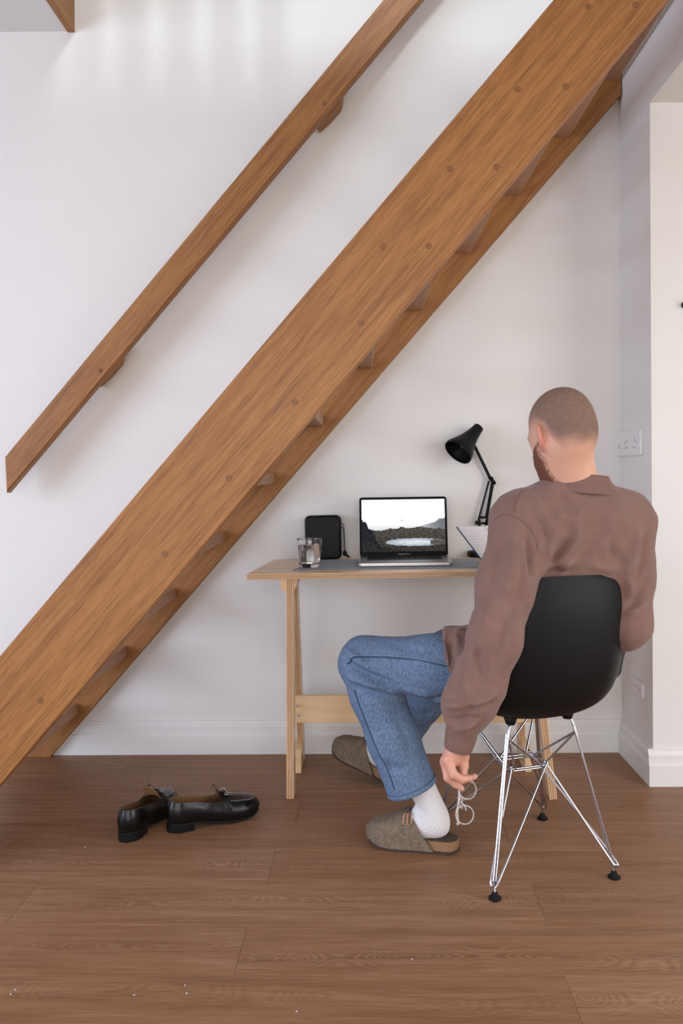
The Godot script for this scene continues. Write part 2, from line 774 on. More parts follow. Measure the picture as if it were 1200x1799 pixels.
	M.speaker_shell.metallic_specular = 0.3
	var gr := mat("speaker_grille", Color8(17, 17, 17), 0.75)
	bumpy(gr, 0.4, 0.4, 30.0, 53)
	mat("aluminium", Color8(196, 194, 194), 0.34, 0.9)
	mat("screen_bezel", Color8(12, 12, 15), 0.45)
	mat("black_keys", Color8(18, 18, 20), 0.5)
	mat("grey_print", Color8(150, 150, 152), 0.5)
	var ft := mat("desk_mat", Color8(146, 156, 163), 0.7)
	bumpy(ft, 0.2, 0.15, 12.0, 54)
	mat("plastic_white", Color8(226, 222, 222), 0.35)
	mat("socket_slot", Color8(40, 36, 38), 0.6)
	mat("notebook_cover", Color8(26, 26, 34), 0.6)
	mat("paper_edge", Color8(190, 186, 200), 0.8)
	mat("baluster_white", Color8(225, 222, 218), 0.5)

	var gl := mat("clear_glass", Color(1, 1, 1, 0.0), 0.0)
	gl.refraction_enabled = true
	gl.refraction_scale = 0.05
	gl.transparency = BaseMaterial3D.TRANSPARENCY_ALPHA
	var wt := mat("water", Color(1, 1, 1, 0.0), 0.0)
	wt.refraction_enabled = true
	wt.refraction_scale = 0.033
	wt.transparency = BaseMaterial3D.TRANSPARENCY_ALPHA
	var ac := mat("clear_acetate", Color(0.95, 0.92, 0.9, 0.22), 0.08)
	ac.transparency = BaseMaterial3D.TRANSPARENCY_ALPHA
	var ln := mat("spectacle_lens", Color(1, 1, 1, 0.0), 0.02)
	ln.metallic_specular = 0.2
	ln.transparency = BaseMaterial3D.TRANSPARENCY_ALPHA
	var pane := mat("window_glass", Color(1, 1, 1, 0.03), 0.01)
	pane.transparency = BaseMaterial3D.TRANSPARENCY_ALPHA

	# laptop wallpaper: pale sky, hills in mist, a lake
	var iw := 480
	var ih := 300
	var im := PackedByteArray()
	im.resize(iw * ih * 3)
	var n1 := noise(61, 0.012, 4)
	var n2 := noise(62, 0.08, 3)
	var at := 0
	for y in ih:
		for x in iw:
			var u := x / float(iw)
			var w := y / float(ih)
			var j := n1.get_noise_2d(x, 0) * 0.05
			var g := n2.get_noise_2d(x * 0.5, y * 1.4)
			var c := Color(1, 1, 1).lerp(Color(0.86, 0.88, 0.9), smoothstep(0.45, 0.62, w))
			# far right slope in mist
			var far := 0.60 - maxf(u - 0.58, 0.0) * 0.60 + j
			if w > far:
				c = Color(0.80, 0.82, 0.84).lerp(Color(0.42, 0.43, 0.45), smoothstep(0.6, 1.0, u) * 0.9 + g * 0.15)
			# middle ground
			var mid := 0.56 + 0.025 * sin(u * 7.0) + j
			if w > mid:
				c = Color(0.36, 0.34, 0.31).lerp(Color(0.17, 0.16, 0.15), clampf(0.5 + g * 0.9 + (w - 0.75) * 1.4, 0, 1))
			# lake
			var lx := (u - 0.64) / 0.36
			var ly := (w - 0.825) / 0.075
			if lx * lx + ly * ly < 1.0 + g * 0.25:
				c = Color(0.60, 0.64, 0.68).lerp(Color(0.88, 0.90, 0.92), clampf(1.0 - lx * lx - ly * ly + g * 0.6, 0, 1))
			if absf(u - 0.93) < 0.11 and absf(w - 0.83) < 0.045 + g * 0.04 and u > 0.8:
				c = Color(0.34, 0.32, 0.29)
			# near left crag
			var crag := 0.34 + u * 2.5 + n1.get_noise_2d(x * 2.0, 90) * 0.09
			if w > crag and u < 0.3:
				c = Color(0.16, 0.17, 0.21).lerp(Color(0.07, 0.08, 0.10), clampf(0.5 + g, 0, 1))
			var low := 0.80 + u * 0.42 + j
			if w > low:
				c = Color(0.22, 0.21, 0.19).lerp(Color(0.08, 0.08, 0.08), clampf(0.5 + g * 1.4, 0, 1))
			if absf(u - 0.485) < 0.008 and absf(w - 0.405) < 0.012:
				c = Color(0.86, 0.66, 0.4)
			im[at] = int(clampf(c.r, 0, 1) * 255)
			im[at + 1] = int(clampf(c.g, 0, 1) * 255)
			im[at + 2] = int(clampf(c.b, 0, 1) * 255)
			at += 3
	var scr := mat("laptop_screen", Color(0, 0, 0), 0.25)
	scr.emission_enabled = true
	scr.emission_operator = BaseMaterial3D.EMISSION_OP_MULTIPLY
	scr.emission = Color(1, 1, 1)
	scr.emission_texture = to_tex(iw, ih, im)
	scr.emission_energy_multiplier = 1.0
	scr.metallic_specular = 0.15
	M.screen_bezel.metallic_specular = 0.2

	# handwriting on the notebook page
	var pg := Image.create(384, 512, false, Image.FORMAT_RGB8)
	pg.fill(Color8(236, 234, 238))
	var rng := RandomNumberGenerator.new()
	rng.seed = 12
	for line in 17:
		var x := 26.0
		var y := 40.0 + line * 26.0
		var stop := rng.randf_range(200, 350)
		while x < stop:
			var word := rng.randf_range(14, 46)
			var x1 := x + word
			var ph := rng.randf() * 6.0
			while x < x1:
				var yy := y + sin(x * 0.9 + ph) * 3.4 + sin(x * 0.37 + ph * 2.0) * 2.5
				pg.fill_rect(Rect2i(int(x), int(yy), 2, 2), Color8(204, 202, 210))
				x += 0.7
			x += 9.0
	var page := mat("written_page", Color(1, 1, 1), 0.8)
	page.albedo_texture = ImageTexture.create_from_image(pg)


func area_light(called: String, at: Vector3, facing: Vector3, size: Vector2, col: Color, energy: float) -> void:
	var l := AreaLight3D.new()
	l.name = called
	l.area_size = size
	l.area_normalize_energy = false
	l.light_color = col
	l.light_energy = energy
	l.area_range = 20.0
	l.shadow_enabled = true
	add_child(l)
	l.look_at_from_position(at, at + facing, Vector3.UP)


func _ready() -> void:
	# camera: level, turned by a hair, lens shifted as in the photograph
	var cam := Camera3D.new()
	cam.name = "camera"
	cam.projection = Camera3D.PROJECTION_FRUSTUM
	cam.near = 0.1
	cam.far = 60.0
	cam.size = 0.1 * 1799.0 / F
	cam.frustum_offset = Vector2((600.0 - CX) / F, -(899.5 - CY) / F) * 0.1
	add_child(cam)
	cam.position = EYE
	cam.rotation.z = -ROLL
	cam.current = true

	# overcast sky outside the windows
	var env := Environment.new()
	env.background_mode = Environment.BG_SKY
	var sky := Sky.new()
	var sm := ProceduralSkyMaterial.new()
	sm.sky_top_color = Color(0.80, 0.86, 0.96)
	sm.sky_horizon_color = Color(0.93, 0.95, 0.98)
	sm.ground_bottom_color = Color(0.50, 0.50, 0.48)
	sm.ground_horizon_color = Color(0.66, 0.66, 0.66)
	sm.sky_energy_multiplier = 1.5
	sm.ground_energy_multiplier = 1.0
	sky.sky_material = sm
	env.sky = sky
	env.tonemap_mode = Environment.TONE_MAPPER_LINEAR
	env.tonemap_exposure = 1.02
	env.sdfgi_enabled = true
	env.ssao_enabled = true
	env.ssil_enabled = true
	var we := WorldEnvironment.new()
	we.name = "world"
	we.environment = env
	add_child(we)

	# daylight through the windows, plus an added fill from above
	area_light("daylight_garden_doors", Vector3(-0.1, 1.25, 5.32), Vector3(0, 0, -1), Vector2(3.6, 2.1), Color(1.0, 0.975, 0.94), 0.72)
	area_light("daylight_side_window", Vector3(-4.52, 1.4, 3.2), Vector3(1, 0, 0), Vector2(3.6, 2.3), Color(0.83, 0.89, 1.0), 1.9)
	area_light("daylight_right_window", Vector3(2.52, 1.3, 2.5), Vector3(-1, 0, 0), Vector2(2.0, 1.7), Color(1.0, 0.985, 0.96), 1.15)
	area_light("daylight_upper_window", Vector3(0.0, 4.4, 4.32), Vector3(0, 0, -1), Vector2(0.4, 1.1), Color(0.94, 0.97, 1.0), 19.0)
	area_light("added_rooflight_fill", Vector3(-0.1, 5.22, 1.5), Vector3(0, -1, 0.01), Vector2(1.6, 1.0), Color(0.97, 0.98, 1.0), 1.25)  # unseen rooflight, added as wide fill to brighten the upper wall

	make_materials()
	build_room()
	build_floor()
	build_staircase()
	build_handrail()
	build_desk()
	build_chair()
	build_person()
	build_clogs()
	build_spectacles()
	build_notebook()
	build_desk_things()
	build_lamp()
	build_loafers()
	build_sockets()


# a wall slab with one rectangular opening; axis 0: wall across x, 2: wall across z
func holed(mb: MB, lo: Vector3, hi: Vector3, along: int, a0: float, a1: float, y0: float, y1: float) -> void:
	var l := lo
	var h := hi
	h[along] = a0
	wbox(mb, l, h)
	l = lo
	h = hi
	l[along] = a1
	wbox(mb, l, h)
	l = lo
	h = hi
	l[along] = a0
	h[along] = a1
	h.y = y0
	if h.y > l.y:
		wbox(mb, l, h)
	l.y = y1
	h.y = hi.y
	wbox(mb, l, h)


func window_in(called: String, lo: Vector3, hi: Vector3, along: int, panes: int) -> void:
	var fr := MB.new()
	var t := 0.06
	var w := hi - lo
	for s in 2:
		var a := lo
		var b := hi
		if s == 0:
			b.y = lo.y + t
		else:
			a.y = hi.y - t
		wbox(fr, a, b, 0.004)
	for k in panes + 1:
		var a := lo
		var b := hi
		var c := lo[along] + (w[along] - t) * k / panes
		a[along] = c
		b[along] = c + t
		a.y += t
		b.y -= t
		wbox(fr, a, b, 0.004)
	var o := structure(called, fr, M.trim_paint, "white painted window frame")
	for k in panes:
		var g := MB.new()
		var a := lo
		var b := hi
		a[along] = lo[along] + (w[along] - t) * k / panes + t
		b[along] = lo[along] + (w[along] - t) * (k + 1) / panes
		a.y += t
		b.y -= t
		var th := 2 if along == 0 else 0
		var m := (lo[th] + hi[th]) * 0.5
		a[th] = m
		b[th] = m
		var p := [a, a, b, b]
		p[1] = a
		p[1].y = b.y
		p[3] = b
		p[3].y = a.y
		g.quad(p[0], p[1], p[2], p[3])
		part("pane", g.mesh(), M.window_glass, o)


func skirting(called: String, a: Vector3, b: Vector3, outward: Vector3) -> void:
	# moulded board: plinth, step, quirk
	var prof := [Vector2(0, 0), Vector2(0.020, 0), Vector2(0.020, 0.072), Vector2(0.0185, 0.076), Vector2(0.0145, 0.079), Vector2(0.0145, 0.083), Vector2(0.0145, 0.104), Vector2(0.011, 0.110), Vector2(0.0075, 0.116), Vector2(0.0065, 0.122), Vector2(0.0, 0.124)]
	var mb := MB.new()
	for k in prof.size() - 1:
		var p: Vector2 = prof[k]
		var q: Vector2 = prof[k + 1]
		var p0 := a + outward * p.x + Vector3.UP * p.y
		var p1 := b + outward * p.x + Vector3.UP * p.y
		var q0 := a + outward * q.x + Vector3.UP * q.y
		var q1 := b + outward * q.x + Vector3.UP * q.y
		mb.quad(p0, p1, q1, q0)
	for e in [[a, -1], [b, 1]]:
		var ring := PackedVector3Array()
		for p in prof:
			ring.append(e[0] + outward * p.x + Vector3.UP * p.y)
		mb.fan(ring, (b - a).normalized() * e[1])
	structure(called, mb, M.trim_paint, "white moulded skirting board")


func build_room() -> void:
	var b := MB.new()
	wbox(b, Vector3(-4.8, 0, -0.2), Vector3(2.8, 5.2, 0))
	structure("wall_back", b, M.wall_paint)
	b = MB.new()
	holed(b, Vector3(-4.8, 0, 0), Vector3(-4.6, 5.2, 5.6), 2, 1.4, 5.0, 0.25, 2.55)
	structure("wall_left", b, M.wall_paint)
	b = MB.new()
	holed(b, Vector3(-4.6, 0, 5.4), Vector3(2.8, 2.765, 5.6), 0, -1.9, 1.7, 0.1, 2.3)
	structure("wall_front", b, M.wall_paint)
	b = MB.new()
	holed(b, Vector3(2.6, 0, 0), Vector3(2.8, 5.2, 5.4), 2, 1.5, 3.5, 0.45, 2.15)
	structure("wall_right", b, M.wall_paint)
	# the nib wall that the stairs run up against
	b = MB.new()
	wbox(b, Vector3(0.982, 0, 0), Vector3(2.6, 2.33, 0.33), 0.0)
	structure("wall_nib", b, M.wall_paint)
	# upper storey
	b = MB.new()
	holed(b, Vector3(-4.6, 3.0, 4.4), Vector3(2.6, 5.2, 4.6), 0, -0.2, 0.2, 3.85, 4.95)
	structure("wall_upper", b, M.wall_paint)
	b = MB.new()
	wbox(b, Vector3(-4.8, 5.2, -0.2), Vector3(-0.9, 5.4, 5.6))
	wbox(b, Vector3(0.7, 5.2, -0.2), Vector3(2.8, 5.4, 5.6))
	wbox(b, Vector3(-0.9, 5.2, -0.2), Vector3(0.7, 5.4, 1.0))
	wbox(b, Vector3(-0.9, 5.2, 2.0), Vector3(0.7, 5.4, 5.6))  # gap left in the slab for the added rooflight
	structure("ceiling_upper", b, M.ceiling_paint)
	b = MB.new()
	wbox(b, Vector3(-4.6, 2.765, 0), Vector3(-1.128, 3.0, 1.0))
	wbox(b, Vector3(-4.6, 2.765, 1.0), Vector3(0.982, 3.0, 5.4))
	structure("ceiling", b, M.ceiling_paint)
	b = MB.new()
	wbox(b, Vector3(0.982, 2.3295, 0), Vector3(2.6, 2.75, 5.4), 0.0)
	structure("ceiling_landing", b, M.wall_paint)
	# oak trimmer round the stairwell
	b = MB.new()
	b.box(Transform3D(Basis(), Vector3(-1.114, 2.885, 0.5)), Vector3(0.028, 0.25, 1.0), 0.002, 2)
	structure("trim_1", b, M.stair_oak, "oak board lining the edge of the stairwell ceiling")
	b = MB.new()
	b.box(Transform3D(Basis(), Vector3(-0.06, 2.885, 1.014)), Vector3(2.08, 0.25, 0.028), 0.002, 0)
	structure("trim_2", b, M.stair_oak, "oak board lining the front edge of the stairwell")
	# balustrade on the upper floor, whose balusters stripe the light on the wall
	var bal := thing("balustrade", "oak balustrade with square balusters along the upper floor stairwell edge", "balustrade", Vector3(-0.6, 3.0, 1.0))
	b = MB.new()
	b.box(Transform3D(Basis(), Vector3(-0.62, 3.93, 1.0)), Vector3(0.98, 0.05, 0.07), 0.006, 0)
	wpart("top_rail", b, M.stair_oak, bal)
	var bl := MB.new()
	bl.box(Transform3D(), Vector3(0.042, 0.905, 0.042), 0.003, 1)
	var blm := bl.mesh()
	for k in 7:
		var o := part("baluster", blm, M.stair_oak, bal)
		o.position = Vector3(-1.084 + 0.1365 * k, 3.4525, 1.0) - bal.position
	window_in("window_1", Vector3(-1.9, 0.1, 5.44), Vector3(1.7, 2.3, 5.50), 0, 4)
	window_in("window_2", Vector3(-4.73, 0.25, 1.4), Vector3(-4.67, 2.55, 5.0), 2, 3)
	window_in("window_5", Vector3(2.67, 0.45, 1.5), Vector3(2.73, 2.15, 3.5), 2, 2)
	window_in("added_window_4", Vector3(-0.9, 5.27, 1.0), Vector3(0.7, 5.33, 2.0), 0, 1)  # frame of the unseen rooflight, added along with its fill light
	window_in("window_3", Vector3(-0.2, 3.85, 4.47), Vector3(0.2, 4.95, 4.53), 0, 1)
	skirting("baseboard_back", Vector3(-1.19, 0, 0), Vector3(0.982, 0, 0), Vector3(0, 0, 1))
	skirting("baseboard_return", Vector3(0.982, 0, 0.0), Vector3(0.982, 0, 0.33), Vector3(-1, 0, 0))
	skirting("baseboard_nib", Vector3(0.962, 0, 0.33), Vector3(2.6, 0, 0.33), Vector3(0, 0, 1))
	# crumbs on the boards
	var crumb := MB.new()
	crumb.ball(Vector3(0, 0.0012, 0), Vector3(0.0024, 0.0012, 0.0018), 8)
	var cm := crumb.mesh()
	for q in [[19, 1748], [27, 1740], [325, 1732], [328, 1746], [236, 1749], [521, 1778], [724, 1686], [149, 1489]]:
		var c := thing("crumb", "tiny pale crumb lying on the brown floorboards", "crumb", on_floor(q[0], q[1]) + Vector3(0, 0.0002, 0), "crumbs on the floorboards")
		part("bit", cm, M.paper_edge, c)
	# a small dark fitting at the edge of view on the nib wall
	var hook := thing("wall_hook", "small black round hook fixed high on the white nib wall", "hook", P(1203, 536, 2.72))
	b = MB.new()
	b.lathe(PackedVector2Array([Vector2(0.0001, 0), Vector2(0.012, 0), Vector2(0.012, 0.004), Vector2(0.004, 0.006), Vector2(0.004, 0.02), Vector2(0.009, 0.026), Vector2(0.007, 0.032), Vector2(0.0001, 0.034)]), 16, Transform3D(Basis(Vector3.RIGHT, PI / 2), Vector3(0, 0, 0)))
	part("knob", b.mesh(), M.lamp_black, hook)


func build_floor() -> void:
	var fl := MB.new()
	wbox(fl, Vector3(-4.8, -0.12, -0.2), Vector3(2.8, -0.010, 5.6))
	var o := structure("floor", fl, M.socket_slot)
	# laminate boards 186 mm wide, 1290 mm long, turned a touch from the wall
	var turn := Transform3D(Basis(Vector3.UP, -0.0105), Vector3())
	var rng := RandomNumberGenerator.new()
	rng.seed = 5
	var joints := [-0.87, -0.86, -0.21, -0.868, -0.249, 0.44, -0.27, 0.435, -0.4, 0.1]
	var w := 0.186
	for row in range(-2, 28):
		var z0 := 0.234 + w * (row - 1)
		var j: float = joints[row] if row >= 0 and row < joints.size() else rng.randf_range(-0.6, 0.6)
		for k in range(-4, 3):
			var x0 := j + 1.29 * k
			var x1 := x0 + 1.29
			if x1 < -4.6 or x0 > 2.6:
				continue
			var strip := rng.randi() % 8
			var flip := rng.randf() < 0.5
			var b := MB.new()
			var g := 0.0002
			var bev := 0.0006
			var v0 := (strip + 0.02) / 8.0
			var v1 := (strip + 0.98) / 8.0
			var u0 := 0.0 if not flip else 1.0
			var u1 := 1.0 - u0
			var hx := 0.645 - g
			var hz := w * 0.5 - g
			var tp := [Vector3(-hx + bev, 0, hz - bev), Vector3(hx - bev, 0, hz - bev), Vector3(hx - bev, 0, -hz + bev), Vector3(-hx + bev, 0, -hz + bev)]
			var uvs := [Vector2(u0, v1), Vector2(u1, v1), Vector2(u1, v0), Vector2(u0, v0)]
			b.quad(tp[0], tp[1], tp[2], tp[3], uvs[0], uvs[1], uvs[2], uvs[3])
			var bt := [Vector3(-hx, -bev, hz), Vector3(hx, -bev, hz), Vector3(hx, -bev, -hz), Vector3(-hx, -bev, -hz)]
			for s in 4:
				var s2 := (s + 1) % 4
				b.quad(bt[s], bt[s2], tp[s2], tp[s], uvs[s], uvs[s2], uvs[s2], uvs[s])
				b.quad(bt[s] + Vector3(0, -0.009, 0), bt[s2] + Vector3(0, -0.009, 0), bt[s2], bt[s], uvs[s], uvs[s2], uvs[s2], uvs[s])
			var p := part("plank", b.mesh(), M.floor_laminate, o)
			p.transform = turn * Transform3D(Basis(), Vector3((x0 + x1) * 0.5, 0, z0 + w * 0.5))


func line_y(a: Vector2, b: Vector2, y: float) -> Vector2:
	return a + (b - a) * ((y - a.y) / (b.y - a.y))


func line_x(a: Vector2, b: Vector2, x: float) -> Vector2:
	return a + (b - a) * ((x - a.x) / (b.x - a.x))


func xy(p: Vector3) -> Vector2:
	return Vector2(p.x, p.y)


func build_staircase() -> void:
	var st := thing("staircase", "open oak staircase with wide side boards rising across the room", "staircase", Vector3(-1.3, 0, 0.45))
	var d1 := 2.136
	var l0 := xy(P(0, 1380, d1))
	var l1 := xy(P(1172, 0, d1))
	var u0 := xy(P(0, 1152, d1))
	var u1 := xy(P(972, 0, d1))
	var poly := PackedVector2Array([line_y(l0, l1, 0.0), line_x(l0, l1, 0.98), line_x(u0, u1, 0.98), line_y(u0, u1, 0.0)])
	var dir := (l1 - l0).normalized()
	var b := MB.new()
	b.prism(poly, 0.872, 0.916, Transform3D(), dir, 0.003, Vector2(0.88, -0.88))
	wpart("stringer", b, M.stair_oak, st)
	var d2 := 3.007
	var f0 := xy(P(94, 1324, d2))
	var f1 := xy(P(1074, 186, d2))
	var up := Vector2(0, 0.345)
	poly = PackedVector2Array([line_y(f0, f1, 0.0), line_x(f0, f1, 0.978), line_x(f0 + up, f1 + up, 0.978), line_y(f0 + up, f1 + up, 0.0)])
	b = MB.new()
	b.prism(poly, 0.003, 0.045, Transform3D(), dir, 0.003, Vector2(0.88, -0.42))
	wpart("stringer", b, M.stair_oak, st)
	# treads let into the stringers
	for k in 12:
		var xr := -1.084 + 0.1862 * k
		var yt := 0.205 + 0.2165 * k
		if xr > 0.97:
			break
		b = MB.new()
		b.box(Transform3D(Basis(), Vector3(xr - 0.105, yt - 0.0205, 0.458)), Vector3(0.21, 0.041, 0.83), 0.003, 2, Vector2(0.17 * k, 0.11 * k))
		wpart("tread", b, M.tread_oak, st)
	# oak plugs over the fixings
	var plugs := [[910, 157], [994, 152], [1034, 12], [1117, 8], [791, 297], [872, 293], [673, 433], [753, 432], [635, 568], [518, 706], [402, 840], [289, 973], [71, 1230]]
	var pl := MB.new()
	pl.lathe(PackedVector2Array([Vector2(0.0085, -0.004), Vector2(0.0085, 0.0006), Vector2(0.0078, 0.001), Vector2(0.0001, 0.001)]), 16, Transform3D(Basis(Vector3.RIGHT, PI / 2)))
	var pm := pl.mesh()
	mat("oak_plug", Color8(122, 78, 40), 0.5)
	for q in plugs:
		var o := part("plug", pm, M.oak_plug, st)
		var at := P(q[0], q[1], d1)
		at.z = 0.916
		o.position = at - st.position


func build_handrail() -> void:
	var d := 2.93
	var hr := thing("handrail", "slanting oak handrail fixed to the white wall above the stairs", "handrail", P(10, 840, d))
	var u0 := xy(P(8, 803, d))
	var u1 := xy(P(673, 0, d))
	var l0 := xy(P(11, 866, d))
	var l1 := xy(P(738, 0, d))
	var poly := PackedVector2Array([l0, line_x(l0, l1, 0.75), line_x(u0, u1, 0.75), u0])
	var b := MB.new()
	b.prism(poly, 0.076, 0.122, Transform3D(), (u1 - u0).normalized(), 0.005, Vector2(0.2, -1.58))
	wpart("rail", b, M.stair_oak, hr)
	for q in [Vector2(0, 0), Vector2(391, -455)]:
		b = MB.new()
		var pp := PackedVector2Array()
		for c in [[160, 660], [205, 606], [212, 618], [208, 637], [188, 660], [169, 677]]:
			pp.append(xy(P(c[0] + q.x, c[1] + q.y, 2.985)))
		b.prism(pp, 0.002, 0.075, Transform3D(), (u1 - u0).normalized(), 0.004, Vector2(0.9, 0.5))
		wpart("bracket", b, M.stair_oak, hr)
	var pl := MB.new()
	pl.lathe(PackedVector2Array([Vector2(0.008, -0.004), Vector2(0.008, 0.0006), Vector2(0.0001, 0.001)]), 16, Transform3D(Basis(Vector3.RIGHT, PI / 2)))
	for q in [[176, 651], [570, 181]]:
		var o := part("plug", pl.mesh(), M.oak_plug, hr)
		var at := P(q[0], q[1], d)
		at.z = 0.122
		o.position = at - hr.position


# ---- desk -----------------------------------------------------------------
var desk_xf: Transform3D


func desk_at(px: float, py: float, lift := 0.0) -> Vector3:
	return on_plane(px, py, desk_xf.origin + desk_xf.basis.y * lift, desk_xf.basis.y)


func ply_board(parent: Node3D, called: String, lo: Vector3, hi: Vector3, thick: float, depth: float) -> void:
	var up := (hi - lo).normalized()
	var x := Vector3(1, 0, 0.022).normalized()
	x = (x - up * x.dot(up)).normalized()
	var z := x.cross(up)
	var xf := Transform3D(Basis(x, up, z), (lo + hi) * 0.5)
	var b := MB.new()
	var len := (hi - lo).length()
	b.box(xf, Vector3(thick, len, depth), 0.0015, 1, Vector2(lo.x * 3.0, lo.z))
	wpart(called, b, M.birch_face, parent)
	b = MB.new()
	var hx := thick * 0.5 - 0.0012
	var hz := depth * 0.5 + 0.0003
	var hy := len * 0.5 - 0.001
	b.quad(xf * Vector3(-hx, -hy, hz), xf * Vector3(hx, -hy, hz), xf * Vector3(hx, hy, hz), xf * Vector3(-hx, hy, hz), Vector2(0, 0), Vector2(0, 1), Vector2(len * 2, 1), Vector2(len * 2, 0))
	wpart("ply_edge", b, M.birch_edge, parent.get_child(parent.get_child_count() - 1))


func build_desk() -> void:
	desk_xf = frame(Vector3(-0.3866, 0.741, 0.445), Vector3(1, 0.0105, 0.020), Vector3.UP)
	var dk := thing("desk", "pale birch plywood trestle desk against the wall under the stairs", "desk", Vector3(0.15, 0, 0.25))
	var w := 1.13
	var t := 0.0195
	var poly := PackedVector2Array([Vector2(0, 0), Vector2(w, 0), Vector2(w, 0.428), Vector2(0.036, 0.424)])
	var flat := desk_xf * Transform3D(Basis(Vector3.RIGHT, Vector3(0, 0, -1), Vector3.UP), Vector3())
	var b := MB.new()
	b.prism(poly, -t, 0.0, flat, Vector2(1, 0), 0.0012, Vector2(0.05, 0.02))
	wpart("tabletop", b, M.birch_face, dk)
	b = MB.new()
	var e := 0.0004
	b.quad(desk_xf * Vector3(0.0015, -t + 0.0012, e), desk_xf * Vector3(w - 0.0015, -t + 0.0012, e), desk_xf * Vector3(w - 0.0015, -0.0012, e), desk_xf * Vector3(0.0015, -0.0012, e), Vector2(0, 1), Vector2(2.2, 1), Vector2(2.2, 0), Vector2(0, 0))
	wpart("ply_edge", b, M.birch_edge, dk.get_child(0))
	# trestles
	var lf := on_floor(510, 1404)
	var under := 0.741 - t
	ply_board(dk, "leg", Vector3(lf.x, 0, lf.z - 0.027), Vector3(lf.x + 0.002, under, lf.z - 0.03), 0.024, 0.055)
	ply_board(dk, "leg", Vector3(lf.x + 0.008, 0.0, 0.06), Vector3(lf.x + 0.008, under, 0.34), 0.024, 0.05)
	b = MB.new()
	var hp := PackedVector2Array()
	for c in [[492, 1020], [523, 1020], [521, 1030], [515, 1042], [502, 1042], [492, 1031]]:
		hp.append(xy(P(c[0], c[1], 2.63)))
	for k in 2:
		hp[k].y = under + 0.0005
	b.prism(hp, 0.26, 0.425, Transform3D(), Vector2(1, 0), 0.0015)
	wpart("head_plate", b, M.birch_face, dk)
	b = MB.new()
	b.prism(PackedVector2Array([Vector2(-0.21, 0), Vector2(-0.05, 0), Vector2(-0.05, 0.085), Vector2(-0.16, 0.085), Vector2(-0.195, 0.078), Vector2(-0.21, 0.06)]), lf.x - 0.010, lf.x + 0.018, Transform3D(Basis(Vector3(0, 0, -1), Vector3.UP, Vector3.RIGHT), Vector3()), Vector2(1, 0), 0.0015)
	wpart("foot_rail", b, M.birch_face, dk)
	var rf := on_floor(973, 1405)
	var under_r := under + 0.0105
	ply_board(dk, "leg", Vector3(rf.x, 0, rf.z - 0.027), Vector3(rf.x - 0.085, under_r, rf.z - 0.03), 0.024, 0.055)
	ply_board(dk, "leg", Vector3(rf.x - 0.03, 0.0, 0.06), Vector3(rf.x - 0.085, under_r, 0.34), 0.024, 0.05)
	b = MB.new()
	b.prism(PackedVector2Array([Vector2(-0.21, 0), Vector2(-0.05, 0), Vector2(-0.05, 0.085), Vector2(-0.16, 0.085), Vector2(-0.195, 0.078), Vector2(-0.21, 0.06)]), rf.x - 0.045, rf.x - 0.02, Transform3D(Basis(Vector3(0, 0, -1), Vector3.UP, Vector3.RIGHT), Vector3()), Vector2(1, 0), 0.0015)
	wpart("foot_rail", b, M.birch_face, dk)
	b = MB.new()
	b.box(Transform3D(Basis(), Vector3(rf.x - 0.085, under_r - 0.022, 0.34)), Vector3(0.055, 0.044, 0.165), 0.0015)
	wpart("head_plate", b, M.birch_face, dk)
	# stretcher board
	var s0 := P(519, 1271, 2.79)
	var s1 := P(519, 1223, 2.79)
	b = MB.new()
	var len := 0.87
	var hgt := s1.y - s0.y
	b.box(Transform3D(Basis(Vector3.UP, -0.012), Vector3(s0.x + len * 0.5, (s0.y + s1.y) * 0.5, s0.z - 0.009)), Vector3(len, hgt, 0.018), 0.0012, 0, Vector2(0.4, 0.3))
	wpart("stretcher", b, M.birch_face, dk)
	var str := dk.get_child(dk.get_child_count() - 1) as Node3D
	for q in [[522.5, 1240.5], [523.5, 1258.0]]:
		b = MB.new()
		var at := P(q[0], q[1], 2.785)
		b.lathe(PackedVector2Array([Vector2(0.0038, -0.004), Vector2(0.0038, 0.001), Vector2(0.0026, 0.0022), Vector2(0.0001, 0.0026)]), 12, Transform3D(Basis(Vector3.RIGHT, PI / 2), at))
		wpart("screw", b, M.steel, str)


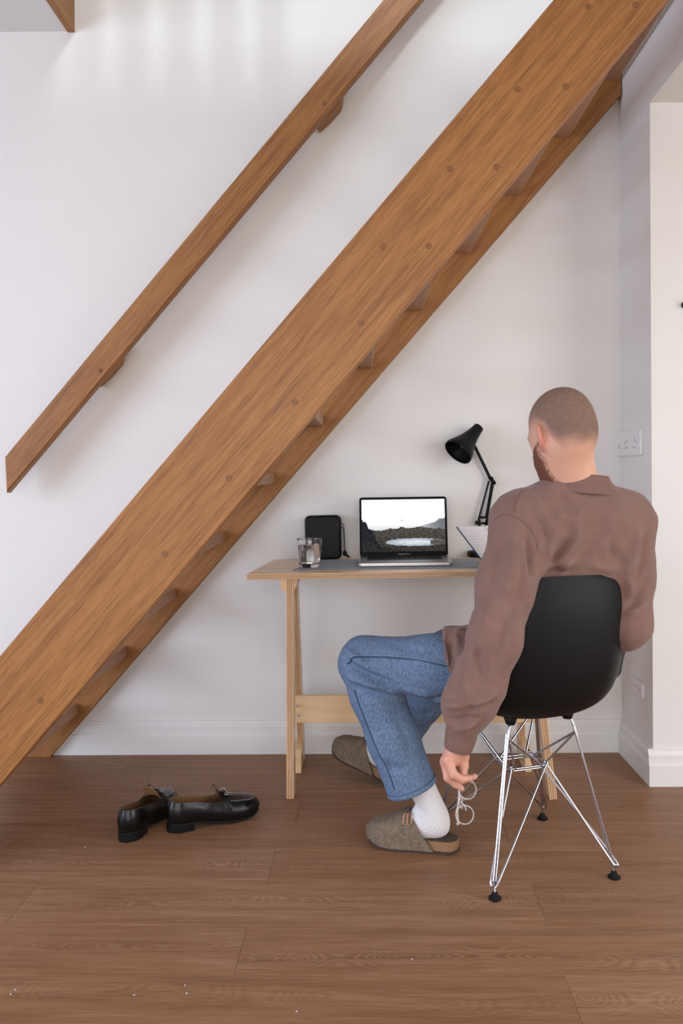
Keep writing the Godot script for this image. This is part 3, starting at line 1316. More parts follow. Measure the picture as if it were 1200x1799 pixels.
# ---- chair ----------------------------------------------------------------
func build_chair() -> void:
	var ch := thing("shell_chair", "black moulded plastic shell chair on chrome wire legs", "chair", Vector3(0.4335, 0, 0.8225))
	ch.rotation.y = 0.297
	# shell: rows down the back and along the seat; columns across
	var pz := [0.252, 0.262, 0.268, 0.268, 0.262, 0.248, 0.220, 0.165, 0.075, -0.04, -0.12, -0.18, -0.222, -0.248, -0.256]
	var py := [0.812, 0.775, 0.725, 0.665, 0.600, 0.538, 0.478, 0.433, 0.414, 0.412, 0.418, 0.426, 0.428, 0.418, 0.398]
	var hw := [0.180, 0.192, 0.200, 0.208, 0.215, 0.222, 0.227, 0.230, 0.231, 0.230, 0.228, 0.224, 0.216, 0.206, 0.198]
	var wr := [0.045, 0.055, 0.064, 0.076, 0.092, 0.106, 0.110, 0.100, 0.082, 0.066, 0.052, 0.040, 0.026, 0.012, 0.006]
	var ctl := []
	for k in pz.size():
		ctl.append(Vector3(0, py[k], pz[k]))
	var mid := spline(ctl, 6)
	var rows := []
	var inner := []
	var nc := 41
	for r in mid.size():
		var fr := r / 6.0
		var k := mini(int(fr), pz.size() - 2)
		var h: float = lerpf(hw[k], hw[k + 1], fr - k)
		var wrap: float = lerpf(wr[k], wr[k + 1], fr - k)
		# small rounding of the two top corners
		var top := clampf(1.0 - r / 4.0, 0.0, 1.0)
		h -= 0.022 * top * top
		var t := (mid[mini(r + 1, mid.size() - 1)] - mid[maxi(r - 1, 0)]).normalized()
		var nn := t.cross(Vector3.RIGHT).normalized()
		# towards the sitter: forward on the back, up on the seat
		if nn.dot(Vector3(0, 1, -1)) < 0:
			nn = -nn
		var row := PackedVector3Array()
		var irow := PackedVector3Array()
		for c in nc:
			var u := c / float(nc - 1) * 2.0 - 1.0
			var a := absf(u)
			var lift := wrap * (0.45 * a * a + 0.55 * pow(a, 4.0))
			# rolled rim
			var rim := smoothstep(0.93, 1.0, a)
			var p := mid[r] + Vector3.RIGHT * (h * (u * (1.0 - 0.05 * a * a) / 0.95) + signf(u) * rim * 0.008) + nn * (lift - rim * 0.006)
			row.append(p)
			irow.append(p + (nn * 0.9 - Vector3.RIGHT * u * 0.5 * a).normalized() * 0.0055)
		rows.append(row)
		inner.append(irow)
	var b := MB.new()
	b.grid(rows)
	b.grid(inner, false, true)
	var e0 := [PackedVector3Array(), PackedVector3Array()]
	var loop_o := PackedVector3Array()
	var loop_i := PackedVector3Array()
	for c in nc:
		loop_o.append(rows[0][c])
		loop_i.append(inner[0][c])
	for r in range(1, rows.size()):
		loop_o.append(rows[r][nc - 1])
		loop_i.append(inner[r][nc - 1])
	for c in range(nc - 2, -1, -1):
		loop_o.append(rows[-1][c])
		loop_i.append(inner[-1][c])
	for r in range(rows.size() - 2, 0, -1):
		loop_o.append(rows[r][0])
		loop_i.append(inner[r][0])
	b.grid([loop_o, loop_i], true, true)
	part("seat_shell", b.mesh(), M.black_shell, ch)
	# wire base
	var ry := 0.262
	var ring := [Vector3(-0.058, ry, 0.046), Vector3(0.058, ry, 0.046), Vector3(0.058, ry, -0.046), Vector3(-0.058, ry, -0.046)]
	var feet := [Vector3(-0.173, 0, 0.186), Vector3(0.173, 0, 0.186), Vector3(0.173, 0, -0.186), Vector3(-0.173, 0, -0.186)]
	var mounts := [Vector3(-0.085, 0.408, 0.105), Vector3(0.085, 0.408, 0.105), Vector3(0.095, 0.404, -0.10), Vector3(-0.095, 0.404, -0.10)]
	for lvl in 2:
		b = MB.new()
		var pts := []
		for q in ring:
			pts.append(q * Vector3(1 - 0.07 * lvl, 1, 1 - 0.07 * lvl) + Vector3(0, -0.007 * lvl, 0))
		var dense := PackedVector3Array()
		for k in 4:
			for s in 6:
				dense.append(pts[k].lerp(pts[(k + 1) % 4], (s + 0.5) / 6.0))
		b.tube(dense, 0.0028, 8, true)
		part("ring_wire", b.mesh(), M.chrome, ch)
	for k in 4:
		var f: Vector3 = feet[k]
		var m: Vector3 = mounts[k]
		var out := Vector3(f.x, 0, f.z).normalized()
		b = MB.new()
		var knee := m + Vector3(0, -0.012, 0) + out * 0.016
		var foot_top := f + Vector3(0, 0.014, 0)
		b.tube(spline([m - out * 0.03 + Vector3(0, 0.003, 0), m, knee + (foot_top - knee) * 0.04, knee.lerp(foot_top, 0.5), foot_top], 6), 0.0034, 10)
		var side := Vector3(-out.z, 0, out.x) * 0.0058
		b.tube(PackedVector3Array([knee + (foot_top - knee) * 0.03 + side, foot_top + Vector3(0, 0.03, 0) + side * 0.6]), 0.0028, 8)
		part("leg", b.mesh(), M.chrome, ch)
		var ra: Vector3 = ring[k].lerp(ring[(k + 1) % 4], 0.04)
		var rb: Vector3 = ring[k].lerp(ring[(k + 1) % 4], 0.96)
		if k == 1:
			ra = ring[1].lerp(ring[2], 0.04)
			rb = ring[1].lerp(ring[2], 0.96)
		var low := foot_top.lerp(knee, 0.07)
		b = MB.new()
		b.tube(spline([ra, ra.lerp(low, 0.03) , low + side * 2.0 + Vector3(0, 0.012, 0), low, low - side * 2.0 + Vector3(0, 0.012, 0), rb.lerp(low, 0.03), rb], 6), 0.0032, 8)
		part("strut", b.mesh(), M.chrome, ch)
		b = MB.new()
		var high := knee.lerp(foot_top, 0.06)
		var ia: Vector3 = ra.lerp(rb, 0.12)
		var ib: Vector3 = ra.lerp(rb, 0.88)
		b.tube(spline([ia, ia.lerp(high, 0.92), high, ib.lerp(high, 0.92), ib], 5), 0.003, 8)
		part("strut", b.mesh(), M.chrome, ch)
		b = MB.new()
		b.lathe(PackedVector2Array([Vector2(0.0001, 0.0), Vector2(0.0155, 0.0), Vector2(0.0165, 0.0025), Vector2(0.0155, 0.005), Vector2(0.0095, 0.009), Vector2(0.0075, 0.016), Vector2(0.006, 0.018), Vector2(0.0001, 0.018)]), 18, Transform3D(Basis(), f))
		part("foot_glide", b.mesh(), M.black_rubber, ch, "black rubber foot")
		b = MB.new()
		b.lathe(PackedVector2Array([Vector2(0.0001, -0.010), Vector2(0.012, -0.008), Vector2(0.015, 0.0), Vector2(0.019, 0.012), Vector2(0.0001, 0.014)]), 16, Transform3D(Basis(), m + Vector3(0, 0.006, 0)))
		part("shock_mount", b.mesh(), M.black_rubber, ch)


# ---- things on the desk -----------------------------------------------------
func build_desk_things() -> void:
	# felt mat
	var b := MB.new()
	var mp := PackedVector2Array()
	var inv := desk_xf.affine_inverse()
	for c in [[513, 1003], [851, 998], [838, 981.5], [560, 984.5]]:
		var l := inv * desk_at(c[0], c[1])
		mp.append(Vector2(l.x, -l.z))
	var flat := desk_xf * Transform3D(Basis(Vector3.RIGHT, Vector3(0, 0, -1), Vector3.UP), Vector3())
	b.prism(mp, 0.0002, 0.002, flat, Vector2(1, 0), 0.0004)
	var dm := thing("desk_mat", "long blue grey felt mat lying on the plywood desk", "mat", desk_at(680, 992))
	wpart("felt", b, M.desk_mat, dm)
	# laptop
	var fl := desk_at(629, 996.5, 0.002)
	var fr := desk_at(796, 994.4, 0.002)
	var lx := frame((fl + fr) * 0.5, fr - fl, desk_xf.basis.y)
	var w := (fr - fl).length()
	var dep := 0.205
	var lap := thing("laptop", "open silver laptop showing a misty lake landscape on its screen", "laptop", Vector3())
	lap.transform = lx
	b = MB.new()
	var rp := rounded_rect(w, dep, 0.012)
	b.prism(rp, 0.0012, 0.0145, Transform3D(Basis(Vector3.RIGHT, Vector3(0, 0, -1), Vector3.UP), Vector3(0, 0, -dep * 0.5)), Vector2(1, 0), 0.0022)
	var base := part("base", b.mesh(), M.aluminium, lap)
	b = MB.new()
	b.box(Transform3D(Basis(), Vector3(0, 0.0146, -dep * 0.64)), Vector3(w * 0.82, 0.0006, dep * 0.5), 0.0002)
	part("keyboard_well", b.mesh(), M.screen_bezel, base)
	b = MB.new()
	for r in 6:
		for c in 14:
			b.box(Transform3D(Basis(), Vector3((c - 6.5) * w * 0.82 / 14.0, 0.0152, -dep * 0.64 + (r - 2.5) * dep * 0.5 / 6.0)), Vector3(w * 0.82 / 14.0 - 0.003, 0.0012, dep * 0.5 / 6.0 - 0.003), 0.0004)
	var ks := part("keys", b.mesh(), M.black_keys, base)
	ks.set_meta("kind", "stuff")
	b = MB.new()
	b.box(Transform3D(Basis(), Vector3(0, 0.0146, -dep * 0.19)), Vector3(w * 0.4, 0.0005, dep * 0.3), 0.0002)
	part("trackpad", b.mesh(), M.aluminium, base)
	# lid
	var tilt := -0.17
	var hinge := Vector3(0, 0.013, -dep + 0.006)
	var lt := Transform3D(Basis(Vector3.RIGHT, tilt), hinge)
	var lh := 0.221
	b = MB.new()
	b.prism(rounded_rect(w, lh, 0.011), -0.006, -0.0012, lt * Transform3D(Basis(), Vector3(0, lh * 0.5, 0)), Vector2(1, 0), 0.0015)
	var lid := part("lid", b.mesh(), M.aluminium, lap)
	b = MB.new()
	b.prism(rounded_rect(w - 0.0015, lh - 0.0015, 0.010), -0.0012, 0.0004, lt * Transform3D(Basis(), Vector3(0, lh * 0.5, 0)), Vector2(1, 0), 0.0005)
	part("bezel", b.mesh(), M.screen_bezel, lid)
	b = MB.new()
	var sw := w * 0.5 - 0.0085
	var y0 := 0.0195
	var y1 := lh - 0.0095
	b.quad(lt * Vector3(-sw, y0, 0.0008), lt * Vector3(sw, y0, 0.0008), lt * Vector3(sw, y1, 0.0008), lt * Vector3(-sw, y1, 0.0008), Vector2(0, 1), Vector2(1, 1), Vector2(1, 0), Vector2(0, 0))
	part("screen", b.mesh(), M.laptop_screen, lid)
	var tm := TextMesh.new()
	tm.text = "MacBook Pro"
	tm.font_size = 16
	tm.pixel_size = 0.00042
	tm.depth = 0.0002
	var tn := part("lettering", tm, M.grey_print, lid)
	tn.transform = lt * Transform3D(Basis(), Vector3(0, 0.0095, 0.0008))
	# loudspeaker
	var sl := desk_at(537.5, 984.5)
	var sr := desk_at(601, 982.5)
	var sx := frame((sl + sr) * 0.5, sr - sl, desk_xf.basis.y)
	var spw := (sr - sl).length()
	var sp := thing("portable_speaker", "small black rounded portable speaker with a cord loop behind the glass", "speaker", Vector3())
	sp.transform = sx
	var sh := 0.166
	var sdp := 0.052
	b = MB.new()
	rounded_block(b, spw, sh, sdp, 0.020, 0.010)
	part("shell", b.mesh(), M.speaker_shell, sp)
	b = MB.new()
	b.prism(rounded_rect(spw - 0.026, sh - 0.032, 0.012), 0.0, 0.0022, Transform3D(Basis(), Vector3(0, sh * 0.5 + 0.002, 0.0)), Vector2(1, 0), 0.001)
	part("grille", b.mesh(), M.speaker_grille, sp)
	b = MB.new()
	var hx := spw * 0.5
	b.tube(spline([Vector3(hx - 0.002, 0.134, -0.02), Vector3(hx + 0.006, 0.132, -0.016), Vector3(hx + 0.011, 0.108, -0.012), Vector3(hx + 0.012, 0.07, -0.010), Vector3(hx + 0.013, 0.030, -0.008)], 6), 0.0013, 8)
	b.tube(spline([Vector3(hx - 0.002, 0.120, -0.02), Vector3(hx + 0.006, 0.117, -0.018), Vector3(hx + 0.009, 0.095, -0.014), Vector3(hx + 0.009, 0.06, -0.011), Vector3(hx + 0.010, 0.030, -0.008)], 6), 0.0013, 8)
	part("cord", b.mesh(), M.black_rubber, sp)
	b = MB.new()
	b.ball(Vector3(hx + 0.011, 0.022, -0.006), Vector3(0.0085, 0.011, 0.008), 12)
	b.box(Transform3D(Basis(Vector3(0, 0, 1), -0.6), Vector3(hx + 0.022, 0.011, -0.004)), Vector3(0.018, 0.008, 0.005), 0.002)
	part("cord_toggle", b.mesh(), M.black_rubber, sp)
	# tumbler of water
	var gc := desk_at(544, 996.0, 0.002)
	var gl := thing("water_glass", "clear glass tumbler of water standing on the grey mat", "glass", gc)
	b = MB.new()
	b.lathe(PackedVector2Array([Vector2(0.0001, 0.0), Vector2(0.034, 0.0), Vector2(0.0365, 0.002), Vector2(0.0375, 0.008), Vector2(0.0385, 0.02), Vector2(0.0435, 0.093), Vector2(0.0442, 0.0975), Vector2(0.0432, 0.099), Vector2(0.0420, 0.0975), Vector2(0.0412, 0.093), Vector2(0.0358, 0.018), Vector2(0.033, 0.012), Vector2(0.0001, 0.011)]), 48, Transform3D())
	part("tumbler", b.mesh(), M.clear_glass, gl)
	b = MB.new()
	b.lathe(PackedVector2Array([Vector2(0.0001, 0.0113), Vector2(0.0327, 0.0123), Vector2(0.0355, 0.0183), Vector2(0.0397, 0.0772), Vector2(0.0001, 0.077)]), 48, Transform3D())
	part("water", b.mesh(), M.water, gl)


func rounded_rect(w: float, h: float, r: float) -> PackedVector2Array:
	var out := PackedVector2Array()
	for q in 4:
		var c := Vector2((w * 0.5 - r) * (1 if q in [0, 3] else -1), (h * 0.5 - r) * (1 if q < 2 else -1))
		for s in 7:
			var a := PI / 2 * (q + s / 6.0)
			out.append(c + Vector2(cos(a), sin(a)) * r)
	return out


# upright block with rounded outline and soft front and back edges; front face at z = 0
func rounded_block(b: MB, w: float, h: float, d: float, r: float, soft: float) -> void:
	var rows := []
	for k in 19:
		var f := k / 18.0
		var z: float
		var ins: float
		if f < 0.4:
			var a := f / 0.4 * PI / 2
			z = -soft * (1 - sin(a))
			ins = soft * (1 - cos(a))
			z = -soft + soft * cos(a)
			ins = soft - soft * sin(a)
		elif f > 0.6:
			var a := (f - 0.6) / 0.4 * PI / 2
			z = -(d - soft) - soft * sin(a)
			ins = soft - soft * cos(a)
		else:
			z = lerpf(-soft, -(d - soft), (f - 0.4) / 0.2)
			ins = 0.0
		var row := PackedVector3Array()
		for p in rounded_rect(w - ins * 2, h - ins * 2, maxf(r - ins, 0.003)):
			row.append(Vector3(p.x, p.y + h * 0.5, z))
		rows.append(row)
	b.grid(rows, true, true)
	b.fan(rows[0], Vector3(0, 0, 1))
	b.fan(rows[-1], Vector3(0, 0, -1))


# ---- desk lamp ---------------------------------------------------------------
func build_lamp() -> void:
	var d := 2.985
	var foot := desk_at(848, 977)
	d = EYE.z - foot.z
	var lp := thing("desk_lamp", "black jointed desk lamp with flared shade beside the laptop", "lamp", foot)
	var b := MB.new()
	b.lathe(PackedVector2Array([Vector2(0.0001, 0.0), Vector2(0.057, 0.0), Vector2(0.0585, 0.003), Vector2(0.0575, 0.016), Vector2(0.054, 0.020), Vector2(0.018, 0.023), Vector2(0.012, 0.028), Vector2(0.0001, 0.028)]), 40, Transform3D(Basis(), foot))
	wpart("base", b, M.lamp_black, lp)
	b = MB.new()
	var post := P(850, 925, d)
	b.tube(PackedVector3Array([foot + Vector3(0, 0.02, 0), post]), 0.0065, 14)
	b.tube(PackedVector3Array([P(842, 942, d), P(842.5, 918, d)]), 0.0045, 10)
	wpart("post", b, M.lamp_black, lp)
	# lower joint with two round knobs
	b = MB.new()
	for k in [[838, 918], [856, 919]]:
		var at := P(k[0], k[1], d - 0.01)
		b.lathe(PackedVector2Array([Vector2(0.0001, -0.006), Vector2(0.007, -0.006), Vector2(0.008, -0.003), Vector2(0.008, 0.003), Vector2(0.007, 0.006), Vector2(0.0001, 0.006)]), 16, Transform3D(Basis(Vector3.RIGHT, PI / 2), at))
	b.tube(PackedVector3Array([P(841, 909, d), P(857, 909, d)]), 0.0042, 10)
	b.tube(PackedVector3Array([P(841, 909, d), P(843, 921, d)]), 0.0045, 10)
	b.tube(PackedVector3Array([P(857, 909, d), P(853, 923, d)]), 0.0055, 10)
	b.tube(PackedVector3Array([P(842, 919, d), P(855, 919, d)]), 0.004, 10)
	wpart("lower_joint", b, M.lamp_black, lp)
	b = MB.new()
	b.box(frame((P(854.5, 910, d) + P(865.5, 848, d)) * 0.5, P(865.5, 848, d) - P(854.5, 910, d), Vector3(0, 0, 1)), Vector3(0.136, 0.011, 0.012), 0.002)
	wpart("lower_arm", b, M.lamp_black, lp)
	b = MB.new()
	# tension spring: a wound coil on a thin rod
	var c0 := P(842, 908, d)
	var c1 := P(859, 845, d)
	var ax := (c1 - c0).normalized()
	var s1 := ax.cross(Vector3(0, 0, 1)).normalized()
	var s2 := ax.cross(s1)
	var coil := PackedVector3Array()
	for k in 241:
		var t := k / 240.0
		var an := TAU * t * 30.0
		coil.append(c0.lerp(c1, t) + (s1 * cos(an) + s2 * sin(an)) * 0.0034)
	b.tube(coil, 0.0013, 5)
	b.tube(PackedVector3Array([c0, c1]), 0.0022, 8)
	wpart("spring", b, M.lamp_black, lp)
	b = MB.new()
	b.tube(spline([P(860, 838, d), P(864, 843, d), P(868.5, 849, d)], 3), 0.0075, 12)
	b.lathe(PackedVector2Array([Vector2(0.0001, -0.010), Vector2(0.005, -0.010), Vector2(0.005, 0.010), Vector2(0.0001, 0.010)]), 12, Transform3D(Basis(Vector3.RIGHT, PI / 2), P(868.5, 849, d)))
	b.lathe(PackedVector2Array([Vector2(0.0001, -0.010), Vector2(0.005, -0.010), Vector2(0.005, 0.010), Vector2(0.0001, 0.010)]), 12, Transform3D(Basis(Vector3.RIGHT, PI / 2), P(864, 840, d)))
	wpart("elbow", b, M.lamp_black, lp)
	b = MB.new()
	var u0 := P(862, 842, d)
	var u1 := P(833.5, 783, d)
	b.box(frame((u0 + u1) * 0.5, u1 - u0, Vector3(0, 0, 1)), Vector3((u1 - u0).length(), 0.0105, 0.011), 0.0025)
	wpart("upper_arm", b, M.lamp_black, lp)
	# flared shade, opening down to the left and a little towards the room
	var tip := P(841, 751, d - 0.02)
	var mouth := P(804, 795, d - 0.075)
	var ay := (tip - mouth).normalized()
	var bx := ay.cross(Vector3(0, 0, 1)).normalized()
	var xf := Transform3D(Basis(bx, ay, bx.cross(ay)), mouth)
	var L := (tip - mouth).length()
	var prof := PackedVector2Array()
	for q in [[0.0565, 0.0], [0.0572, 0.006], [0.0545, 0.016], [0.045, 0.034], [0.0345, 0.058], [0.0265, 0.084], [0.0215, 0.108], [0.0195, 0.125]]:
		prof.append(Vector2(q[0], q[1] / 0.125 * L))
	prof.append(Vector2(0.0175, L * 1.01))
	prof.append(Vector2(0.0001, L * 1.012))
	b = MB.new()
	b.lathe(prof, 40, xf)
	var inn := PackedVector2Array()
	for k in range(prof.size() - 2, -1, -1):
		inn.append(Vector2(maxf(prof[k].x - 0.0018, 0.0001), prof[k].y - (0.003 if k > 3 else 0.0)))
	inn.insert(0, Vector2(0.0001, L * 0.98))
	b.lathe(inn, 40, xf)
	b.lathe(PackedVector2Array([Vector2(0.0547, 0.0), Vector2(0.0556, -0.0012), Vector2(0.0565, 0.0)]), 40, xf)
	wpart("shade", b, M.lamp_black, lp)
	b = MB.new()
	b.lathe(PackedVector2Array([Vector2(0.0001, 0.03), Vector2(0.012, 0.034), Vector2(0.019, 0.048), Vector2(0.016, 0.064), Vector2(0.011, 0.075), Vector2(0.011, L * 0.9), Vector2(0.0001, L * 0.9)]), 20, xf)
	wpart("bulb", b, M.plastic_white, lp)
	b = MB.new()
	b.tube(PackedVector3Array([P(833, 785, d), P(831, 777, d - 0.03)]), 0.0062, 12)
	wpart("shade_joint", b, M.lamp_black, lp)


# ---- sockets -----------------------------------------------------------------
func socket(called: String, label: String, c: Array, slots: Array, switches: Array, group := "") -> void:
	var X := 0.982
	var at := Vector3(X, 0, 0)
	var n := Vector3(-1, 0, 0)
	var a := on_plane(c[0], c[1], at, n)
	var d := on_plane(c[2], c[3], at, n)
	var z0 := a.z
	var z1 := d.z
	var o := thing(called, label, "socket", Vector3(X, (a.y + d.y) * 0.5, (z0 + z1) * 0.5), group)
	var hw := absf(z1 - z0) * 0.5
	var hh := absf(a.y - d.y) * 0.5
	var b := MB.new()
	# plate lies in y, z; local prism axes: x along +z, y up, z out of the wall
	var xf := Transform3D(Basis(Vector3(0, 0, 1), Vector3.UP, Vector3(-1, 0, 0)), Vector3())
	b.prism(rounded_rect(hw * 2, hh * 2, 0.005), 0.0, 0.010, xf, Vector2(1, 0), 0.002)
	var plate := part("plate", b.mesh(), M.plastic_white, o)
	for s in slots:
		b = MB.new()
		b.box(xf * Transform3D(Basis(), Vector3(s[0] * hw, s[1] * hh, 0.0101)), Vector3(s[2], s[3], 0.0008), 0.0002)
		part("pin_slot", b.mesh(), M.socket_slot, plate)
	for s in switches:
		b = MB.new()
		b.box(xf * Transform3D(Basis(Vector3.RIGHT, 0.16), Vector3(s[0] * hw, s[1] * hh, 0.0108)), Vector3(0.011, 0.022, 0.004), 0.001)
		part("rocker", b.mesh(), M.plastic_white, plate)


func build_sockets() -> void:
	socket("double_socket", "white double power socket with two rockers on the nib wall", [1099, 759, 1130, 799.5], [[-0.78, 0.05, 0.007, 0.004], [-0.6, 0.22, 0.004, 0.010], [-0.72, -0.35, 0.006, 0.004], [-0.48, -0.35, 0.006, 0.004], [0.35, 0.22, 0.004, 0.010], [0.6, 0.05, 0.007, 0.004], [0.2, -0.35, 0.006, 0.004], [0.46, -0.35, 0.006, 0.004]], [[-0.2, 0.45], [0.08, 0.45]])
	socket("single_socket", "white single socket plate beside the double socket in the corner", [1086, 760, 1098.3, 801], [[-0.6, -0.35, 0.006, 0.004], [0.0, -0.2, 0.004, 0.009], [0.6, -0.35, 0.006, 0.004]], [])
	socket("wall_socket", "white single power socket low down above the skirting board", [1114.5, 1188, 1133, 1228], [[-0.6, -0.1, 0.006, 0.004], [0.0, 0.25, 0.004, 0.010], [0.5, -0.1, 0.006, 0.004]], [])


# ---- notebook ------------------------------------------------------------------
func build_notebook() -> void:
	var a := P(803, 925, 2.50)
	var e1 := P(885, 1032, 2.38) - a
	var e2 := P(913, 973, 2.62) - a
	var y := e1.normalized()
	var nn := e1.cross(e2).normalized()
	var x := nn.cross(y) * -1.0
	if x.dot(e2) < 0:
		x = -x
	var nb := thing("notebook", "open notebook with handwritten white pages held above the desk edge", "notebook", Vector3())
	# local: x across, y along the near edge (downwards), z out of the page
	var bas := Basis(x, -y, x.cross(-y))
	if bas.z.dot(nn) < 0:
		bas = Basis(x, -y, -x.cross(-y))
	nb.transform = Transform3D(bas, a)
	var w := 0.155
	var h := 0.235
	for side in 2:
		var o := Transform3D(Basis(), Vector3(w * side, 0, 0))
		var b := MB.new()
		b.box(o * Transform3D(Basis(), Vector3(w * 0.5, -h * 0.5, -0.004)), Vector3(w, h + 0.004, 0.002), 0.0006)
		var cv := part("cover", b.mesh(), M.notebook_cover, nb)
		b = MB.new()
		b.box(o * Transform3D(Basis(), Vector3(w * 0.5 + (0.001 if side == 0 else -0.001), -h * 0.5, -0.0008)), Vector3(w - 0.004, h - 0.002, 0.0042), 0.0005)
		part("page_block", b.mesh(), M.paper_edge, nb)
		b = MB.new()
		var z := 0.0015
		b.quad(o * Vector3(0.003, -h + 0.0015, z), o * Vector3(w - 0.003, -h + 0.0015, z), o * Vector3(w - 0.003, -0.0015, z), o * Vector3(0.003, -0.0015, z), Vector2(0, 1), Vector2(1, 1), Vector2(1, 0), Vector2(0, 0))
		part("page", b.mesh(), M.written_page, nb)


# ---- spectacles ------------------------------------------------------------------
func build_spectacles() -> void:
	var d := 1.945
	var sp := thing("spectacles", "round clear framed spectacles dangling from the hand", "glasses", P(818, 1410, d))
	var tops := [[821.5, 1387.5, 15.0, 16.5, 0.0], [816.5, 1431.5, 15.5, 16.5, 0.01]]
	for q in tops:
		var pts := PackedVector3Array()
		for k in 36:
			var an := TAU * k / 36.0
			pts.append(P(q[0] + cos(an) * q[2], q[1] + sin(an) * q[3], d + q[4] + cos(an) * 0.006))
		var b := MB.new()
		b.tube(pts, 0.0018, 10, true)
		wpart("rim", b, M.clear_acetate, sp)
		b = MB.new()
		b.fan(pts, Vector3(0, 0, 1))
		wpart("lens", b, M.spectacle_lens, sp)
	var b := MB.new()
	b.tube(spline([P(809, 1398, d), P(807, 1406, d - 0.004), P(808, 1414, d), P(812, 1420, d + 0.006)], 5), 0.0024, 10)
	wpart("bridge", b, M.clear_acetate, sp)
	for q in [[[812, 1412], [817, 1416], [819, 1424]], [[813, 1400], [811, 1408], [813, 1413]]]:
		b = MB.new()
		b.tube(spline([P(q[0][0], q[0][1], d), P(q[1][0], q[1][1], d - 0.006), P(q[2][0], q[2][1], d - 0.008)], 4), 0.0018, 8)
		wpart("nose_pad", b, M.clear_acetate, sp)
	for q in [[[806, 1448], [804, 1425], [806, 1402], [806, 1378]], [[805, 1446], [802, 1428], [805, 1410], [809, 1372]]]:
		b = MB.new()
		var k := 0.008 if q[0][0] == 806 else 0.014
		b.tube(spline([P(q[0][0], q[0][1], d + k), P(q[1][0], q[1][1], d + k), P(q[2][0], q[2][1], d + k), P(q[3][0], q[3][1], d + k)], 5), 0.0021, 8)
		wpart("temple", b, M.clear_acetate, sp)
	b = MB.new()
	b.box(Transform3D(Basis(), P(804, 1447.5, d + 0.008)), Vector3(0.006, 0.004, 0.008), 0.001)
	wpart("hinge", b, M.clear_acetate, sp)


# ---- shoes: local x to the side, y up, -z towards the toe; heel at z = 0 --------
func shoe_half(s: float, side: float, xs: Array, ys: Array) -> float:
	var w := table(s, xs, ys)
	var end := minf(s, 1.0 - s)
	# rounded heel and toe
	if s < 0.12:
		w *= sqrt(clampf(1.0 - pow(1.0 - s / 0.12, 2.0), 0.0, 1.0))
	if s > 0.80:
		w *= sqrt(clampf(1.0 - pow((s - 0.80) / 0.20, 2.3), 0.0, 1.0))
	return w


func clog_outline(grow: float, L: float, mirror: float, tuck := 0.0) -> PackedVector2Array:
	var out := PackedVector2Array()
	var xs := [0.0, 0.15, 0.4, 0.7, 0.85, 1.0]
	var ys := [0.034, 0.035, 0.036, 0.049, 0.049, 0.045]
	var n := 26
	for k in n + 1:
		var s := 0.5 - 0.5 * cos(PI * k / n)
		out.append(Vector2(shoe_half(s, 1, xs, ys) + (grow - tuck * smoothstep(0.24, 0.36, s)) * (1.0 if k > 0 and k < n else 0.0), -s * L))
	for k in range(n - 1, 0, -1):
		var s := 0.5 - 0.5 * cos(PI * k / n)
		out.append(Vector2(-shoe_half(s, -1, xs, ys) - grow + tuck * smoothstep(0.24, 0.36, s), -s * L))
	for k in out.size():
		var s := -out[k].y / L
		# toes sweep towards the big toe
		out[k].x += mirror * 0.012 * (s * s - 0.3)
		out[k].y += grow * (1.0 if k == 0 else (-1.0 if k == n else 0.0)) + (tuck if k == n else 0.0)
	return out


func clog_rise(s: float) -> float:
	var t := maxf(s - 0.68, 0.0) / 0.32
	return 0.016 * t * t


func slab(b: MB, ol: PackedVector2Array, L: float, y0: float, y1: float, bulge := 0.0) -> void:
	var rows := []
	for f in [0.0, 0.12, 0.5, 0.88, 1.0]:
		var row := PackedVector3Array()
		for p in ol:
			var s := -p.y / L
			var mid := Vector2(0, -L * 0.5)
			var q := p + (p - mid).normalized() * bulge * (1.0 - pow(absf(f * 2.0 - 1.0), 4.0))
			row.append(Vector3(q.x, lerpf(y0, y1, f) + clog_rise(s), q.y))
		rows.append(row)
	b.grid(rows, true, true)
	var top := PackedVector3Array(rows[-1])
	var bot := PackedVector3Array(rows[0])
	var tp := Geometry2D.triangulate_polygon(ol)
	for pass_ in 2:
		var k0 := b.v.size()
		for p in (top if pass_ == 0 else bot):
			b.vert(p, Vector3.UP if pass_ == 0 else Vector3.DOWN, Vector2())
		for t in range(0, tp.size(), 3):
			var a := top[tp[t]]
			var up := (top[tp[t + 1]] - a).cross(top[tp[t + 2]] - a).y > 0
			if up == (pass_ == 0):
				b.i.append_array([k0 + tp[t], k0 + tp[t + 2], k0 + tp[t + 1]])
			else:
				b.i.append_array([k0 + tp[t], k0 + tp[t + 1], k0 + tp[t + 2]])


func clog_surface(s: float, ph: float, L: float, mirror: float, grow := 0.0) -> Vector3:
	var xs := [0.0, 0.15, 0.4, 0.7, 0.85, 1.0]
	var ys := [0.034, 0.037, 0.042, 0.050, 0.049, 0.045]
	var w := shoe_half(s, 1, xs, ys) + 0.0030 + grow
	var h := table(s, [0.0, 0.25, 0.45, 0.58, 0.72, 0.85, 0.94, 1.0], [0.05, 0.06, 0.094, 0.092, 0.074, 0.058, 0.044, 0.022]) + grow
	var c := cos(ph)
	var sn := sin(ph)
	var e := 0.46
	var x := signf(c) * pow(absf(c), e) * w
	var y := pow(sn, 0.85) * h
	# uppers lean inwards
	x *= 1.0 - 0.22 * smoothstep(0.03, 0.1, y)
	return Vector3(x + mirror * 0.012 * (s * s - 0.3), 0.008 + y + clog_rise(s), -s * L - (0.003 + grow if s > 0.97 else 0.0))


